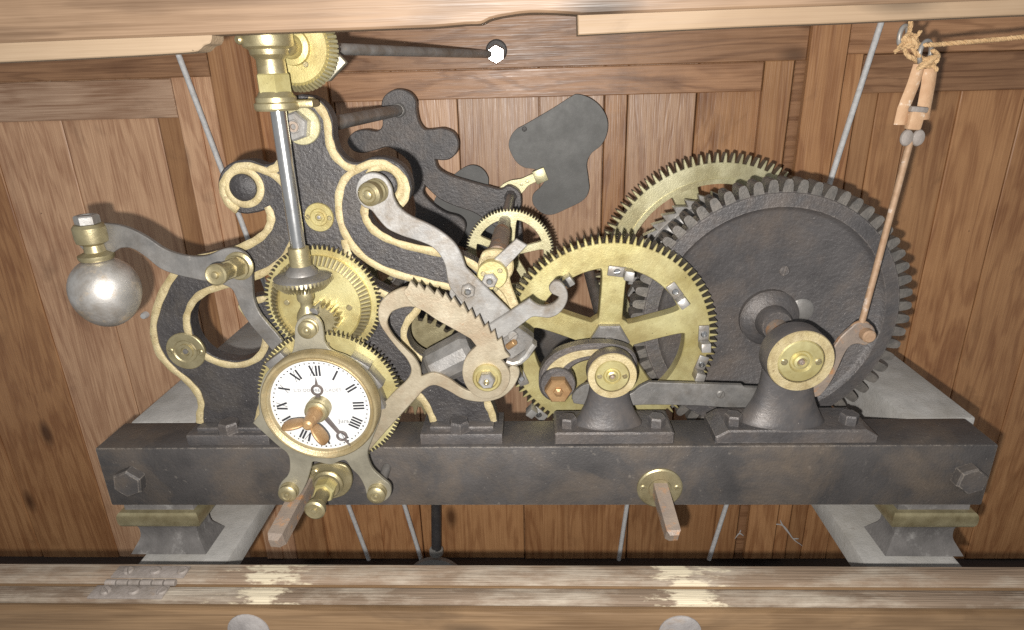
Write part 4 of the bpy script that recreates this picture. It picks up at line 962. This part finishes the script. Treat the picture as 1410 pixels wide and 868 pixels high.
# cord, rings, leather and clip
Yt = Ye+.02
cd_ = thing('cord_knot', 'knotted tan cord on steel rings with leather straps at top right', 'cord', V(1262, 190, Yt))
k = sc(1255, 100, Yt)
link('strap', tube([V(1266, 90, Yt), V(1258, 115, Yt-.002), V(1244, 150, Yt), V(1239, 172, Yt)], .0075, 8, False, .5, ref=(0,-1,0)), 'leather', cd_)
link('strap', tube([V(1281, 95, Yt), V(1278, 118, Yt-.002), V(1273, 145, Yt), V(1270, 165, Yt)], .0085, 8, False, .5, ref=(0,-1,0)), 'leather', cd_)
for (dx, r_) in ((-7.5, 1), (8.5, 1)):
    cc_ = V(1256+dx, 190, Yt-.004)
    link('clip_lobe', lathe([(0, .003), (6*k, .0026), (8*k, .0018), (9*k, 0), (8.6*k, -.002), (0, -.002)], cc_, TO, 24, sy=1.3), 'hinge_paint', cd_)
link('clip_body', obox(V(1259, 166, Yt-.004), (1,0,-.1), (0,1,0), (.1,0,1), 10*k, .006, 13*k, .003), 'leather', cd_)
link('clip_cap', obox(V(1264, 151, Yt-.005), (1,0,-.1), (0,1,0), (.1,0,1), 12*k, .005, 4*k, .002), 'hinge_paint', cd_)
def ring(px, py, rp, tilt):
    o = V(px, py, Yt); return tube([o+Vector((rp*k*math.cos(t)*tilt, rp*k*math.cos(t)*.5, rp*k*1.25*math.sin(t))) for t in [i*math.pi/12 for i in range(24)]], .0028, 8, True)
link('steel_ring', ring(1244, 50, 10, .8), 'steel', cd_); link('steel_ring', ring(1274, 73, 12, .9), 'steel', cd_)
random.seed(3)
cords = [[(1255,22),(1253,38),(1250,52),(1246,58)], [(1238,66),(1246,56),(1258,52),(1262,60),(1252,64),(1243,60),(1250,48),(1260,50)], [(1256,60),(1266,62),(1285,62),(1310,60),(1360,56),(1420,50),(1480,44)],
         [(1243,62),(1250,76),(1262,84),(1272,90),(1280,84)], [(1254,62),(1262,74),(1272,82),(1284,80),(1282,92),(1270,88),(1266,80)], [(1268,96),(1274,88),(1284,90),(1292,78),(1284,70)]]
def rope(pts, par, rr=.0015, pitch=.0085):
    """three twisted strands round a path of points"""
    P = [Vector(p) for p in pts]; Q = []
    for a, b_ in zip(P[:-1], P[1:]):
        n_ = max(2, int((b_-a).length/.0012)); Q += [a+(b_-a)*(i/n_) for i in range(n_)]
    Q.append(P[-1]); ph0 = random.random()*6; ms = []
    for st in range(3):
        line = []; s_ = 0
        for i, q in enumerate(Q):
            t = (Q[min(i+1, len(Q)-1)]-Q[max(i-1, 0)]).normalized(); s_ += (Q[i]-Q[i-1]).length if i else 0
            x, y, _ = basis(t) if abs(t.z) < .9 else (Vector((0,1,0)), t.cross(Vector((0,1,0))).normalized(), t)
            an = ph0+st*2.094+s_/pitch*6.283; wob = 1+.18*math.sin(s_*900+st)
            line.append(q+(x*math.cos(an)+y*math.sin(an))*rr*.95*wob)
        ms.append(tube(line, rr, 5))
    return link('cord', join(ms, 60), 'twine', par)
for i, cpx in enumerate(cords):
    sm = smooth(cpx, False, 5); rope([V(q.x, q.y, Yt-.003-.004*math.sin(j*.7+i)) for j, q in enumerate(sm)], cd_)
for i, (x, y, r_) in enumerate(((1252, 57, 8), (1277, 86, 8))):   # wound turns of the knots
    o_ = V(x, y, Yt-.004)
    for kq_ in range(4):
        tilt = random.uniform(-.7, .7); off = Vector((random.uniform(-4, 4)*k, random.uniform(-2, 2)*k, random.uniform(-5, 5)*k)); rr_ = r_*k*random.uniform(.75, 1.1)
        e1 = Vector((math.cos(tilt), 0, math.sin(tilt))); e2 = Vector((0, -1, .25)).normalized()
        rope([o_+off+e1*rr_*math.cos(t)+e2*rr_*.7*math.sin(t) for t in [j*math.pi/8 for j in range(17)]], cd_)
for (p0, dx, dy) in (((1238, 66), -6, 6), ((1262, 50), 5, -7), ((1284, 90), 6, 8)):   # loose frayed ends
    a = V(p0[0], p0[1], Yt-.008); b_ = V(p0[0]+dx, p0[1]+dy, Yt-.012); rope([a, (a+b_)/2+Vector((0,-.002,0)), b_], cd_, .0013)

# small things on the wall
pg = link('wall_peg', lathe([(.008, -.02), (.008, .006), (.006, .010), (0, .011)], V(200, 434, YW-.006), TO, 16), 'enamel', None, V(200, 434, YW)); tag(pg, 'small white peg in the wall beside the ball', 'peg')
cbw = thing('cobweb', 'small pale torn cobweb in the corner low on the wall', 'cobweb', V(1080, 735, YW-.03))
for lst in ([(1043,718),(1060,722),(1078,724),(1092,742),(1105,752)], [(1074,716),(1078,724),(1092,742)], [(1012,742),(1018,735),(1024,738)], [(1018,735),(1020,730)], [(1092,742),(1100,742)]):
    sm = smooth(lst, False, 5); n_ = len(sm); link('strand', tube([V(q.x, q.y, YW-.03) for q in sm], [.0004+.0016*math.sin(math.pi*(j+.5)/n_) for j in range(n_)], 6, False, .3, ref=(0,-1,0)), 'cobweb', cbw)
